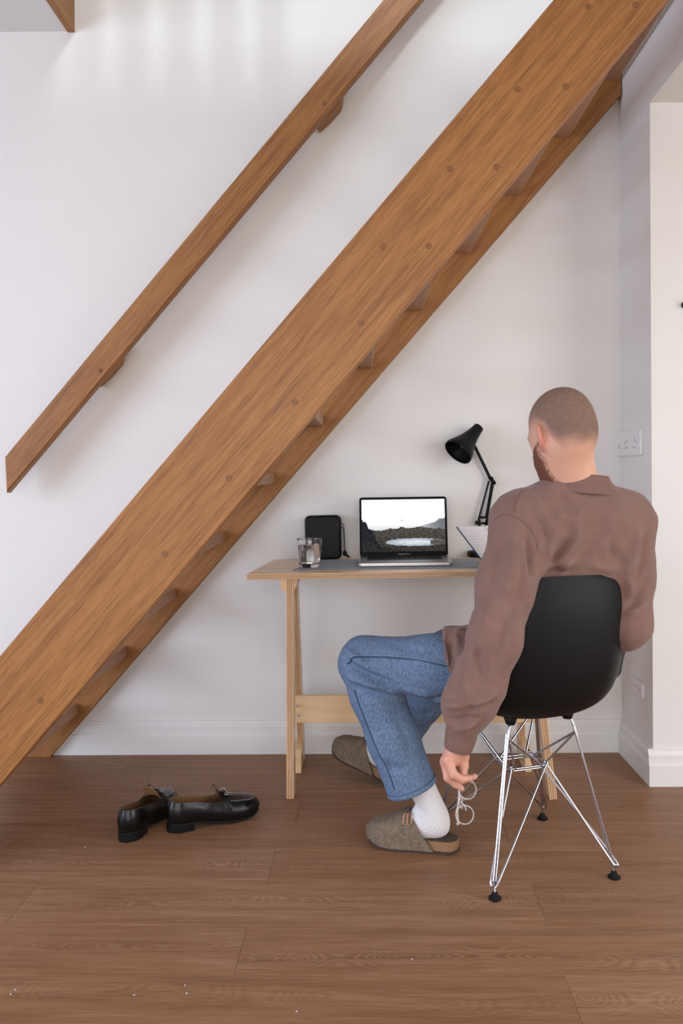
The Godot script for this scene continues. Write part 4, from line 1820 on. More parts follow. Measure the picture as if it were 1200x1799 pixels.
func make_clog(label: String, mirror: float, xf: Transform3D, cut := 0.0) -> void:
	var L := 0.266
	var o := thing("clog", label, "clog", Vector3(), "taupe suede clogs")
	o.transform = xf
	var b := MB.new()
	slab(b, clog_outline(0.003, L, mirror), L, 0.0, 0.009)
	part("outsole", b.mesh(), M.brown_outsole, o)
	b = MB.new()
	slab(b, clog_outline(0.0005, L, mirror, 0.007), L, 0.009, 0.034, 0.001)
	part("cork_footbed", b.mesh(), M.cork, o, "speckled cork footbed")
	# raised lip and dark lining of the footbed
	b = MB.new()
	slab(b, clog_outline(-0.005, L, mirror, 0.004), L, 0.0335, 0.0350)
	part("insole", b.mesh(), M.suede_footbed, o)
	b = MB.new()
	var rows := []
	var inn := []
	var ns := 26
	var np := 33
	for r in ns:
		var f := r / float(ns - 1)
		var row := PackedVector3Array()
		var ir := PackedVector3Array()
		for q in np:
			var ph := PI * q / float(np - 1)
			ph = clampf(ph, 0.0005, PI - 0.0005)
			var so := 0.25 + cut + 0.27 * pow(sin(ph), 1.1)
			var s := lerpf(so, 1.0, 1.0 - pow(1.0 - f, 1.3))
			row.append(clog_surface(s, ph, L, mirror))
			ir.append(clog_surface(minf(s, 0.985), ph, L, mirror, -0.003))
		rows.append(row)
		inn.append(ir)
	b.grid(rows)
	b.grid(inn, false, true)
	b.grid([rows[0], inn[0]], false, true)
	part("upper", b.mesh(), M.taupe_suede, o)
	# strap over the instep with buckle on the outer side
	b = MB.new()
	var sr := []
	for q in 25:
		var f := q / 24.0
		var ph := lerpf(0.42, PI - 0.42, f)
		var row := PackedVector3Array()
		for e in [-1.0, -0.8, 0.8, 1.0]:
			row.append(clog_surface(0.515 + cut + 0.034 * sin(ph) + e * 0.037, ph, L, mirror, 0.0042 if absf(e) < 0.9 else 0.0002))
		sr.append(row)
	b.grid(sr)
	var st := part("strap", b.mesh(), M.taupe_suede, o)
	var ph := PI - 0.95 if mirror > 0 else 0.95
	var c := clog_surface(0.53, ph, L, mirror, 0.0045)
	var du := (clog_surface(0.56, ph, L, mirror, 0.0045) - c).normalized()
	var dv := (clog_surface(0.53, ph + 0.1 * signf(PI / 2 - ph), L, mirror, 0.0045) - c).normalized()
	var loop := PackedVector3Array()
	for k in 24:
		var an := TAU * k / 24.0
		var x := signf(cos(an)) * pow(absf(cos(an)), 0.4) * 0.0115
		var y := signf(sin(an)) * pow(absf(sin(an)), 0.4) * 0.0145
		loop.append(c + du * x + dv * y)
	b = MB.new()
	b.tube(loop, 0.0017, 8, true)
	b.tube(PackedVector3Array([c - dv * 0.013, c + dv * 0.014]), 0.0012, 8)
	part("buckle", b.mesh(), M.copper_metal, st, "copper coloured buckle")
	b = MB.new()
	var c2 := clog_surface(0.52, PI - ph, L, mirror, 0.0045)
	b.ball(c2, Vector3.ONE * 0.003, 10)
	part("rivet", b.mesh(), M.copper_metal, st)


func build_clogs() -> void:
	var h := Vector3(0.262, 0, 0.792)
	var t := Vector3(0.004, 0, 0.735)
	var fw := (t - h).normalized()
	make_clog("taupe suede buckled clog standing flat on the floor beside the chair leg", 1.0, Transform3D(Basis(fw.cross(Vector3.UP), Vector3.UP, -fw), h))
	h = Vector3(0.105, 0.004, 0.335)
	t = Vector3(-0.122, 0.086, 0.195)
	fw = (t - h).normalized()
	var x := fw.cross(Vector3.UP).normalized()
	make_clog("taupe suede clog with its toe tipped up towards the skirting board", -1.0, Transform3D(Basis(x, x.cross(fw), -fw), h), 0.05)


# ---- loafers ----------------------------------------------------------------
func loafer_half(s: float) -> float:
	var w := table(s, [0.0, 0.12, 0.38, 0.66, 0.82, 1.0], [0.030, 0.032, 0.032, 0.045, 0.043, 0.036])
	if s < 0.13:
		w *= sqrt(clampf(1.0 - pow(1.0 - s / 0.13, 2.2), 0.0, 1.0))
	if s > 0.78:
		w *= sqrt(clampf(1.0 - pow((s - 0.78) / 0.22, 2.2), 0.0, 1.0))
	return w


func loafer_mid(s: float, mirror: float) -> float:
	return mirror * 0.010 * (s * s - 0.3)


func loafer_base(s: float) -> float:
	# under-surface of the upper: heel raised, waist, toe spring
	return table(s, [0.0, 0.28, 0.45, 0.7, 0.85, 1.0], [0.028, 0.026, 0.016, 0.010, 0.013, 0.022])


func loafer_ring(grow: float, mirror: float, L: float, y_of: Callable) -> PackedVector3Array:
	var out := PackedVector3Array()
	var n := 32
	for k in 2 * n:
		var kk := k if k <= n else 2 * n - k
		var s := 0.5 - 0.5 * cos(PI * kk / n)
		var sd := 1.0 if k <= n else -1.0
		var x := (loafer_half(s) + (grow if kk > 0 and kk < n else 0.0)) * sd
		var z := -s * L + (grow if kk == 0 else (-grow if kk == n else 0.0))
		out.append(Vector3(x + loafer_mid(s, mirror), y_of.call(s), z))
	return out


func make_loafer(label: String, mirror: float, xf: Transform3D) -> void:
	var L := 0.283
	var o := thing("loafer", label, "shoe", Vector3(), "black leather loafers")
	o.transform = xf
	var b := MB.new()
	# sole welt
	var lo := loafer_ring(0.0035, mirror, L, func(s): return loafer_base(s) - 0.007)
	var hi := loafer_ring(0.0042, mirror, L, func(s): return loafer_base(s) - 0.001)
	var hi2 := loafer_ring(0.001, mirror, L, func(s): return loafer_base(s))
	b.grid([lo, hi, hi2], true, true)
	loafer_cap(b, lo, false)
	loafer_cap(b, hi2, true)
	part("sole", b.mesh(), M.black_rubber, o)
	# heel block: rear of the outline
	b = MB.new()
	var hp := PackedVector2Array()
	for k in 25:
		var f := k / 24.0
		var s := 0.25 * pow(absf(f * 2.0 - 1.0), 1.6)
		var sd := 1.0 if f < 0.5 else -1.0
		hp.append(Vector2((loafer_half(s) + 0.003) * sd + loafer_mid(s, mirror), s * L - (0.003 if s < 0.01 else 0.0)))
	b.prism(hp, 0.0, 0.0215, Transform3D(Basis(Vector3.RIGHT, Vector3(0, 0, -1), Vector3.UP), Vector3()), Vector2(1, 0), 0.001)
	part("heel", b.mesh(), M.black_rubber, o)
	# upper wall: from the welt up to the topline or the apron seam
	var top_h := func(s: float) -> float:
		return table(s, [0.0, 0.1, 0.35, 0.54, 0.62, 0.75, 0.88, 0.96, 1.0], [0.064, 0.061, 0.053, 0.054, 0.056, 0.051, 0.043, 0.036, 0.034])
	var inset := func(s: float) -> float:
		return table(s, [0.0, 0.3, 0.54, 0.66, 0.8, 1.0], [0.004, 0.004, 0.007, 0.013, 0.012, 0.011])
	var rows := []
	var inn := []
	for r in 9:
		var f := r / 8.0
		var row := PackedVector3Array()
		var ir := PackedVector3Array()
		var n := 32
		for k in 2 * n:
			var kk := k if k <= n else 2 * n - k
			var s := 0.5 - 0.5 * cos(PI * kk / n)
			var sd := 1.0 if k <= n else -1.0
			var hh: float = top_h.call(s)
			var ii: float = inset.call(s)
			var bul := 0.0045 * sin(PI * f) + 0.001
			var back := -ii * f * f + bul
			var w := maxf(loafer_half(s) + (back if kk > 0 and kk < n else 0.0), 0.0)
			var z := -s * L
			# toe and heel ends lean by the same inset
			var ends := clampf(1.0 - s / 0.10, 0.0, 1.0) - clampf((s - 0.88) / 0.12, 0.0, 1.0)
			z += ends * back
			row.append(Vector3(w * sd + loafer_mid(s, mirror), loafer_base(s) + hh * f, z))
			ir.append(Vector3(maxf(w - 0.0025, 0.0) * sd + loafer_mid(s, mirror), loafer_base(s) + hh * f - (0.0 if r == 8 else 0.0), z - ends * 0.0025))
		rows.append(row)
		inn.append(ir)
	b = MB.new()
	b.grid(rows, true, true)
	b.grid([rows[8], inn[8]], true, true)
	var up := part("upper", b.mesh(), M.black_leather, o)
	b = MB.new()
	b.grid(inn, true)
	loafer_cap(b, loafer_ring(-0.002, mirror, L, func(s): return loafer_base(s) + 0.003), true)
	part("lining", b.mesh(), M.tan_lining, o, "tan leather lining")
	# apron: plug of the moccasin front, closing the wall from the throat to the toe
	b = MB.new()
	var ap := []
	var n := 32
	for kk in range(17, n + 1):
		var s := 0.5 - 0.5 * cos(PI * kk / n)
		if s < 0.54:
			continue
		var p0: Vector3 = rows[8][kk]
		var p1: Vector3 = rows[8][(2 * n - kk) % (2 * n)]
		var row := PackedVector3Array()
		for q in 15:
			var u := q / 14.0
			var arch := table(s, [0.5, 0.62, 0.8, 0.93, 1.0], [0.018, 0.014, 0.008, 0.004, 0.0])
			row.append(p0.lerp(p1, u) + Vector3(0, arch * sin(PI * u) + 0.001, 0))
		ap.append(row)
	b.grid(ap, false, true)
	var vamp := part("vamp", b.mesh(), M.brown_leather, o)
	# tongue standing up behind the strap
	b = MB.new()
	var tg := []
	var tl := []
	for r in 16:
		var f := r / 15.0
		var row := PackedVector3Array()
		var rl := PackedVector3Array()
		for q in 13:
			var u := q / 12.0 * 2.0 - 1.0
			var w := 0.028 * sqrt(maxf(1.0 - pow(f, 5.0) * 0.97, 0.0))
			var s := 0.578 - 0.078 * f
			var y := loafer_base(s) + 0.056 + 0.036 * f + 0.010 * (1.0 - u * u)
			row.append(Vector3(u * w + loafer_mid(s, mirror), y, -s * L))
			rl.append(Vector3(u * w + loafer_mid(s, mirror), y - 0.0025, -s * L + 0.0022))
		tg.append(row)
		tl.append(rl)
	b.grid(tg)
	part("tongue", b.mesh(), M.brown_leather, o)
	b = MB.new()
	b.grid(tl, false, true)
	part("tongue_lining", b.mesh(), M.tan_lining, o)
	# saddle strap with a metal snaffle
	b = MB.new()
	var sr := []
	for q in 21:
		var u := q / 20.0
		var row := PackedVector3Array()
		for e in [-1.0, -0.7, 0.7, 1.0]:
			var s: float = 0.615 + e * 0.034
			var w := loafer_half(s) + 0.003
			var an := PI * u
			var y := loafer_base(s) + 0.018 + pow(sin(an), 0.62) * 0.056 + (0.0022 if absf(e) < 0.9 else 0.0)
			row.append(Vector3(cos(an) * w * (1.0 - 0.24 * sin(an)) + loafer_mid(s, mirror), y, -s * L))
		sr.append(row)
	b.grid(sr, false, true)
	var strap := part("strap", b.mesh(), M.black_leather, o)
	b = MB.new()
	var zc := -0.625 * L
	var yc := loafer_base(0.62) + 0.0775
	for sd in [-1.0, 1.0]:
		var ring := PackedVector3Array()
		for k in 18:
			var an := TAU * k / 18.0
			ring.append(Vector3(sd * 0.020 + cos(an) * 0.0075 + loafer_mid(0.62, mirror), yc - 0.003 - absf(cos(an)) * 0.001, zc + sin(an) * 0.0085))
		b.tube(ring, 0.0016, 7, true)
	b.tube(PackedVector3Array([Vector3(-0.015 + loafer_mid(0.62, mirror), yc - 0.001, zc), Vector3(loafer_mid(0.62, mirror), yc + 0.001, zc), Vector3(0.015 + loafer_mid(0.62, mirror), yc - 0.001, zc)]), 0.0022, 8)
	part("snaffle", b.mesh(), M.steel, strap, "silver metal snaffle bit")
	# hand stitching round the apron
	b = MB.new()
	for kk in range(18, n + 1):
		for sd in 2:
			for h in 2:
				var k1 := kk if sd == 0 else (2 * n - kk) % (2 * n)
				var k2 := k1 + 1 if sd == 0 else k1 - 1
				if kk == n:
					continue
				var p: Vector3 = rows[8][k1].lerp(rows[8][(k2 + 2 * n) % (2 * n)], h * 0.5)
				var q: Vector3 = rows[8][k1].lerp(rows[8][(k2 + 2 * n) % (2 * n)], h * 0.5 + 0.28)
				b.tube(PackedVector3Array([p + Vector3(0, 0.0005, 0), q + Vector3(0, 0.0005, 0)]), 0.0009, 5)
	var stt := part("stitching", b.mesh(), M.white_thread, vamp)
	stt.set_meta("kind", "stuff")


func loafer_cap(b: MB, ring: PackedVector3Array, up: bool) -> void:
	var n := ring.size() / 2
	for k in n:
		var a := ring[k]
		var c := ring[k + 1]
		var d := ring[(2 * n - k - 1) % (2 * n)]
		var e := ring[(2 * n - k) % (2 * n)]
		if up:
			b.quad(a, c, d, e)
		else:
			b.quad(a, e, d, c)


func build_loafers() -> void:
	for q in [["black leather loafer lying side on with its toe away from its pair", Vector3(-0.592, 0, 0.668), Vector3(0.252, 0, -0.142), 1.0], ["black leather loafer with its toe hidden behind the other loafer", Vector3(-0.708, 0, 0.735), Vector3(0.082, 0, -0.27), -1.0]]:
		var fw: Vector3 = q[2].normalized()
		make_loafer(q[0], q[3], Transform3D(Basis(fw.cross(Vector3.UP), Vector3.UP, -fw), q[1]))


# ---- person ----------------------------------------------------------------
var torso: Array = [
	# y, centre x, centre z, half width, half depth
	[0.49, 0.450, 0.860, 0.120, 0.080],
	[0.55, 0.455, 0.866, 0.145, 0.105],
	[0.62, 0.470, 0.880, 0.158, 0.122],
	[0.72, 0.498, 0.893, 0.168, 0.128],
	[0.80, 0.522, 0.908, 0.185, 0.130],
	[0.88, 0.545, 0.915, 0.198, 0.126],
	[0.95, 0.557, 0.918, 0.190, 0.110],
	[1.00, 0.562, 0.912, 0.150, 0.086],
	[1.04, 0.565, 0.908, 0.090, 0.068],
]
const SHOULDER_TURN := 0.22
var sleeve := Bones.new()
var denim := Bones.new()
var neck_low := Vector3(0.572, 1.03, 0.912)
var head_xf: Transform3D
var hem_at: Vector3
var hem_n: Vector3
var cuff_l := []
var shin_l := []
var shin_r := []


func torso_f(p: Vector3) -> float:
	var n := torso.size()
	var y := clampf(p.y, torso[0][0], torso[n - 1][0])
	var k := 0
	while k < n - 2 and y > torso[k + 1][0]:
		k += 1
	var a: Array = torso[k]
	var b: Array = torso[k + 1]
	var t: float = (y - a[0]) / (b[0] - a[0])
	t = t * t * (3.0 - 2.0 * t) * 0.5 + t * 0.5
	var cx: float = lerpf(a[1], b[1], t)
	var cz: float = lerpf(a[2], b[2], t)
	var hw: float = lerpf(a[3], b[3], t)
	var hd: float = lerpf(a[4], b[4], t)
	var dx := p.x - cx
	var dz := p.z - cz
	var c := cos(SHOULDER_TURN)
	var s := sin(SHOULDER_TURN)
	var lx := dx * c - dz * s
	var lz := dx * s + dz * c
	var m := pow(pow(absf(lx) / hw, 2.4) + pow(absf(lz) / hd, 2.4), 1.0 / 2.4)
	var d := (m - 1.0) * minf(hw, hd)
	var dy := p.y - y
	if dy == 0.0:
		return d
	d = maxf(d, 0.0)
	return sqrt(d * d + dy * dy)


func sweater_f(p: Vector3) -> float:
	var d := sleeve.eval(p, torso_f(p))
	return smax(d, (p - hem_at).dot(hem_n), 0.008)


func jeans_f(p: Vector3) -> float:
	var d := denim.eval(p)
	d = smax(d, (p - shin_l[1]).dot((shin_l[1] - shin_l[0]).normalized()), 0.004)
	return d


func head_f(p: Vector3) -> float:
	var q := head_xf.affine_inverse() * p
	var d := ellipsoid(q - Vector3(0, 0.030, 0.012), Vector3(0.0755, 0.089, 0.097))
	d = smin(d, ellipsoid(q - Vector3(0, -0.045, -0.030), Vector3(0.058, 0.078, 0.062)), 0.05)
	d = smin(d, ellipsoid(q - Vector3(0, -0.022, 0.052), Vector3(0.055, 0.055, 0.05)), 0.04)
	d = smin(d, (q - Vector3(0, -0.103, -0.066)).length() - 0.021, 0.035)
	# brow, nose, lips
	d = smin(d, ellipsoid(q - Vector3(0, 0.014, -0.079), Vector3(0.044, 0.011, 0.014)), 0.02)
	var nb := q - Vector3(0, 0.004, -0.088)
	var nv := Vector3(0, -0.040, -0.022)
	var t := clampf(nb.dot(nv) / nv.length_squared(), 0.0, 1.0)
	d = smin(d, (nb - nv * t).length() - lerpf(0.008, 0.013, t), 0.014)
	d = smin(d, ellipsoid(q - Vector3(0, -0.068, -0.090), Vector3(0.022, 0.007, 0.008)), 0.008)
	var ax := Vector3(absf(q.x), q.y, q.z)
	# eye sockets and lids
	d = smax(d, -(ax - Vector3(0.031, -0.004, -0.096)).length() + 0.015, 0.012)
	d = smin(d, (ax - Vector3(0.031, -0.004, -0.077)).length() - 0.0125, 0.004)
	d = smax(d, -ellipsoid(q - Vector3(0, -0.0705, -0.099), Vector3(0.02, 0.002, 0.008)), 0.004)
	# ears: tilted shells with a hollow
	var e := ax - Vector3(0.080, -0.014, 0.014)
	e = e.rotated(Vector3.UP, -0.75)
	e = e.rotated(Vector3.RIGHT, -0.2)
	var ear := ellipsoid(e, Vector3(0.0085, 0.034, 0.022))
	ear = smin(ear, (e - Vector3(0, -0.026, -0.004)).length() - 0.008, 0.008)
	ear = smax(ear, -ellipsoid(e - Vector3(0.010, 0.003, -0.004), Vector3(0.008, 0.020, 0.011)), 0.004)
	d = smin(d, ear, 0.010)
	# neck
	var na := head_xf * Vector3(0, -0.045, 0.010)
	var nn := neck_low + Vector3(0, -0.03, 0) - na
	var pt := p - na
	t = clampf(pt.dot(nn) / nn.length_squared(), 0.0, 1.0)
	d = smin(d, (pt - nn * t).length() - lerpf(0.060, 0.066, t), 0.03)
	return d


# carry points traced on the smooth field to the folded cloth
func laid(pts: Array, was: PackedVector3Array, now: PackedVector3Array, lift: float) -> Array:
	var out := []
	for p in spline(pts, 6):
		var best := 1e9
		var at := 0
		for k in was.size():
			var e := p.distance_squared_to(was[k])
			if e < best:
				best = e
				at = k
		if best > 0.0009:
			continue
		out.append(p + now[at] - was[at] + (EYE - p).normalized() * lift)
	# even out the steps between neighbouring points
	for pass_ in 2:
		var sm := out.duplicate()
		for k in range(1, out.size() - 1):
			sm[k] = out[k] * 0.5 + (out[k - 1] + out[k + 1]) * 0.25
		out = sm
	return out


func build_person() -> void:
	var me := thing("person", "person in mauve brown sweatshirt and blue jeans seated reading with bowed head", "person", Vector3(0.46, 0.0, 0.9))
	# skeleton
	var sh_l := Vector3(0.408, 0.945, 0.968)
	var el_l := P(868, 1122, 1.915)
	var wr_l := P(806, 1306, 1.93)
	var sh_r := Vector3(0.712, 0.935, 0.868)
	var el_r := Vector3(0.688, 0.668, 0.935)
	var wr_r := Vector3(0.655, 0.70, 0.66)
	var hip_l := Vector3(0.385, 0.532, 0.885)
	var kn_l := P(641, 1164, 2.29)
	var he_l := P(724, 1384, 2.268)
	var hip_r := Vector3(0.53, 0.535, 0.80)
	var kn_r := Vector3(0.268, 0.492, 0.525)
	var he_r := Vector3(0.105, 0.165, 0.338)
	shin_l = [kn_l, he_l]
	shin_r = [kn_r, he_r]
	head_xf = Transform3D(Basis(Vector3.UP, 0.44) * Basis(Vector3.RIGHT, -0.33), P(985, 762, 2.12))

	# sweatshirt: torso, trapezius slopes, sleeves, and the lap over the left thigh
	sleeve.add(sh_l + Vector3(0.012, 0.004, -0.012), Vector3(0.54, 0.992, 0.918), 0.068, 0.055, 0.05)
	sleeve.add(sh_r + Vector3(-0.012, 0.006, 0.01), Vector3(0.61, 0.990, 0.905), 0.070, 0.055, 0.05)
	sleeve.chain([sh_l, sh_l.lerp(el_l, 0.55), el_l], [0.074, 0.068, 0.062], 0.045)
	sleeve.chain([el_l, el_l.lerp(wr_l, 0.45), P(823, 1234, 1.925), P(812, 1268, 1.93)], [0.062, 0.060, 0.056, 0.046], 0.03)
	sleeve.add(P(797, 1252, 1.925), P(838, 1246, 1.93), 0.030, 0.034, 0.03)
	sleeve.add(P(812, 1268, 1.93), wr_l, 0.046, 0.030, 0.02)
	sleeve.chain([sh_r, sh_r.lerp(el_r, 0.5), el_r], [0.076, 0.074, 0.066], 0.045)
	sleeve.chain([el_r, el_r.lerp(wr_r, 0.6), wr_r], [0.066, 0.056, 0.042], 0.03)
	sleeve.add(hip_l + Vector3(-0.03, 0.022, -0.01), Vector3(0.20, 0.553, 0.835), 0.092, 0.092, 0.05)
	var h0 := P(769, 1118, 2.13)
	var h1 := P(798, 1216, 2.10)
	hem_at = h0
	var along := (kn_l - hip_l).normalized()
	var dn := (h1 - h0).normalized()
	hem_n = (along - dn * along.dot(dn)).normalized()
	var sf := sweater_f
	var lo := Vector3(0.14, 0.36, 0.52)
	var hi := Vector3(0.83, 1.12, 1.24)
	var sw := nets(sf, lo, hi, 0.0075)
	var sw0 := sw.v.duplicate()
	# folds, traced on the cloth
	var traced := []
	for f in [
		# across the back
		[[[985, 905], [970, 950], [958, 985], [945, 1012]], 0.007, 0.016],
		[[[940, 900], [962, 940], [966, 985]], -0.005, 0.014],
		[[[930, 870], [952, 900], [960, 930]], 0.006, 0.014],
		[[[1018, 920], [1012, 955], [985, 985], [958, 1002]], 0.006, 0.013],
		[[[1000, 945], [985, 968], [965, 990]], -0.006, 0.012],
		[[[1010, 985], [995, 990], [990, 1002]], 0.008, 0.010],
		[[[1060, 900], [1040, 950], [1020, 985]], -0.004, 0.022],
		[[[1085, 905], [1070, 945], [1050, 985]], 0.004, 0.020],
		[[[1120, 930], [1112, 975], [1095, 1010]], 0.006, 0.016],
		[[[1135, 940], [1130, 985], [1112, 1030]], -0.005, 0.012],
		[[[1140, 1010], [1118, 1050], [1100, 1068]], -0.005, 0.013],
		[[[1145, 1035], [1125, 1065], [1105, 1082]], 0.005, 0.013],
		[[[1030, 990], [1055, 998], [1085, 1000]], 0.005, 0.011],
		[[[1035, 870], [1020, 905], [1015, 935]], 0.003, 0.018],
		[[[1070, 870], [1090, 900], [1108, 935]], 0.003, 0.016],
		[[[975, 860], [990, 880], [1000, 905]], -0.003, 0.014],
		[[[1105, 1015], [1110, 1040], [1104, 1060]], 0.005, 0.012],
		[[[960, 1005], [985, 1000], [1010, 1004]], -0.005, 0.010],
		[[[1060, 930], [1075, 970], [1095, 990]], -0.003, 0.014],
		# left sleeve
		[[[925, 935], [932, 975], [930, 1015]], -0.007, 0.013],
		[[[905, 950], [900, 1000], [888, 1050]], 0.006, 0.015],
		[[[915, 960], [925, 1005], [920, 1050]], 0.006, 0.013],
		[[[880, 930], [875, 985], [862, 1040]], -0.004, 0.014],
		[[[932, 1045], [905, 1085], [893, 1110]], 0.005, 0.012],
		[[[860, 1060], [848, 1110], [830, 1150]], 0.004, 0.013],
		[[[895, 1080], [880, 1130], [868, 1175]], -0.004, 0.012],
		[[[835, 1140], [845, 1175], [852, 1210]], -0.004, 0.012],
		[[[815, 1170], [818, 1205], [822, 1232]], 0.004, 0.011],
		[[[872, 1215], [855, 1225], [830, 1240]], 0.009, 0.010],
		[[[868, 1232], [848, 1238], [820, 1252]], -0.008, 0.009],
		[[[782, 1236], [800, 1240], [815, 1238]], 0.007, 0.010],
		[[[785, 1262], [805, 1268], [830, 1258]], -0.006, 0.008],
		[[[800, 1282], [818, 1276], [838, 1268]], 0.006, 0.008],
		[[[842, 1258], [832, 1270], [826, 1284]], -0.005, 0.008],
		# lap
		[[[800, 1118], [790, 1140], [795, 1165]], -0.007, 0.012],
		[[[812, 1105], [800, 1130], [806, 1160]], 0.007, 0.012],
	]:
		var pts := []
		for q in f[0]:
			pts.append(strike(sf, q[0], q[1]))
		traced.append([spline(pts, 4), f[1] * 2.4, f[2] * 0.95])
	fold(sw, traced)
	var nz := noise(71, 9.0, 2)
	for k in sw.v.size():
		sw.v[k] += sw.n[k] * (nz.get_noise_3dv(sw.v[k]) * 0.0040 + nz.get_noise_3dv(sw.v[k] * Vector3(2.6, 1.1, 2.6)) * 0.0022)
	finish(sw)
	var sw1 := sw.v.duplicate()
	var shirt := wpart("sweatshirt", sw, M.sweatshirt_cotton, me, "mauve brown cotton sweatshirt")
	# seams lie on the cloth
	for line in [
		[[868, 912], [880, 905], [898, 905], [912, 912], [928, 925], [941, 944], [945, 968]],
		[[903, 900], [906, 878], [918, 860], [940, 849]],
	]:
		var pts := []
		for q in line:
			pts.append(strike(sf, q[0], q[1]))
		pts = laid(pts, sw0, sw1, 0.0002)
		var b := MB.new()
		b.tube(spline(pts, 2), 0.0014, 6)
		wpart("seam", b, M.sweatshirt_rib, shirt)
	# ribbed collar standing round the neck
	var b := MB.new()
	var rows := []
	for r in 6:
		var f := r / 5.0
		var row := PackedVector3Array()
		for k in 40:
			var an := TAU * k / 40.0
			var c := Vector3(0.574, 1.018, 0.916) + Vector3(0, 0.050 * f, -0.006 * f)
			var rr := lerpf(0.094, 0.0795, f) + 0.0022 * sin(PI * f)
			# lower at the front, highest at the left of the nape
			row.append(c + Vector3(cos(an) * rr, -0.008 * cos(an) - 0.002 * sin(an), sin(an) * rr * 0.95))
		rows.append(row)
	b.grid(rows, true, true)
	var irows := []
	for row in rows:
		var ir := PackedVector3Array()
		for p in row:
			var c := Vector3(0.574, p.y, 0.910)
			ir.append(p.lerp(c, 0.05))
		irows.append(ir)
	b.grid(irows, true)
	b.grid([rows[5], irows[5]], true, true)
	wpart("collar", b, M.sweatshirt_rib, shirt)
	# cuffs
	cuff_l = [P(814, 1272, 1.93), P(804, 1318, 1.93)]
	for q in [[cuff_l[0], cuff_l[1], 0.040, 0.0345], [el_r.lerp(wr_r, 0.82), wr_r + (wr_r - el_r).normalized() * 0.03, 0.044, 0.038]]:
		b = MB.new()
		var dir: Vector3 = (q[1] - q[0]).normalized()
		var pts := PackedVector3Array()
		var rad := []
		for k in 9:
			var f := k / 8.0
			pts.append(q[0].lerp(q[1], f))
			rad.append(lerpf(q[2], q[3], f) + 0.0012 * sin(PI * minf(f * 1.4, 1.0)) - (0.003 if k == 8 else 0.0))
		b.tube(pts, rad, 28)
		wpart("cuff", b, M.sweatshirt_rib, shirt)
	# hem seam following the cut edge over the thigh
	b = MB.new()
	var hp := []
	for q in [[785, 1113], [781, 1132], [785, 1155], [789, 1172]]:
		hp.append(strike(sf, q[0], q[1]))
	hp = laid(hp, sw0, sw1, 0.0003)
	b.tube(spline(hp, 2), 0.0014, 6)
	wpart("hem_stitch", b, M.sweatshirt_rib, shirt)

	# jeans
	denim.chain([hip_l, hip_l.lerp(kn_l, 0.5), kn_l], [0.088, 0.082, 0.074], 0.04)
	denim.chain([kn_l, kn_l.lerp(he_l, 0.25), kn_l.lerp(he_l, 0.6), he_l + (he_l - kn_l).normalized() * 0.02], [0.070, 0.074, 0.073, 0.071], 0.022)
	denim.chain([hip_r, hip_r.lerp(kn_r, 0.5), kn_r], [0.098, 0.088, 0.078], 0.04)
	denim.chain([kn_r, kn_r.lerp(he_r, 0.5), he_r], [0.074, 0.074, 0.070], 0.022)
	denim.add(Vector3(0.40, 0.53, 0.87), Vector3(0.52, 0.53, 0.83), 0.095, 0.095, 0.05)
	var jf := jeans_f
	var jn := nets(jf, Vector3(-0.10, 0.06, 0.22), Vector3(0.68, 0.68, 1.08), 0.0065)
	var jn0 := jn.v.duplicate()
	traced = []
	for f in [
		[[[704, 1208], [670, 1196], [635, 1180], [612, 1168]], -0.010, 0.010],
		[[[700, 1218], [665, 1206], [632, 1196], [612, 1188]], 0.008, 0.009],
		[[[690, 1226], [655, 1216], [628, 1206]], -0.006, 0.008],
		[[[660, 1190], [640, 1170], [618, 1150], [606, 1140]], 0.006, 0.010],
		[[[640, 1186], [622, 1172], [608, 1158]], -0.006, 0.008],
		[[[690, 1200], [720, 1212], [760, 1222]], 0.005, 0.010],
		[[[730, 1225], [760, 1230], [795, 1226]], -0.005, 0.010],
		[[[640, 1262], [660, 1300], [680, 1350]], 0.003, 0.014],
		[[[690, 1240], [712, 1290], [728, 1340]], -0.003, 0.014],
		[[[660, 1330], [690, 1350], [725, 1345]], -0.0035, 0.012],
		[[[690, 1130], [720, 1140], [760, 1150]], -0.003, 0.014],
		[[[720, 1160], [750, 1172], [785, 1190]], 0.003, 0.016],
		[[[760, 1240], [772, 1228], [785, 1240]], 0.004, 0.010],
		[[[735, 1225], [750, 1255], [757, 1285]], -0.004, 0.012],
	]:
		var pts := []
		for q in f[0]:
			pts.append(strike(jf, q[0], q[1]))
		traced.append([spline(pts, 4), f[1] * 1.9, f[2]])
	fold(jn, traced)
	var nj := noise(72, 14.0, 2)
	for k in jn.v.size():
		jn.v[k] += jn.n[k] * nj.get_noise_3dv(jn.v[k]) * 0.0022
	finish(jn)
	var jn1 := jn.v.duplicate()
	var jeans := wpart("jeans", jn, M.denim, me, "faded blue denim jeans")
	for line in [
		[[608, 1166], [620, 1157], [640, 1154], [680, 1155], [720, 1158], [760, 1165], [790, 1172]],
		[[622, 1212], [632, 1240], [645, 1270], [660, 1305], [675, 1340], [688, 1372], [694, 1388]],
	]:
		var pts := []
		for q in line:
			pts.append(strike(jf, q[0], q[1]))
		pts = laid(pts, jn0, jn1, 0.0006)
		b = MB.new()
		b.tube(spline(pts, 2), 0.0026, 6)
		wpart("side_seam", b, M.denim_seam, jeans)
		b = MB.new()
		for k in pts.size():
			pts[k] += Vector3(0.0, 0.0045, 0.0012) if line[0][0] == 608 else Vector3(0.0045, 0.0, 0.0015)
		b.tube(spline(pts, 2), 0.0009, 5)
		wpart("stitching", b, M.stitch_thread, jeans)
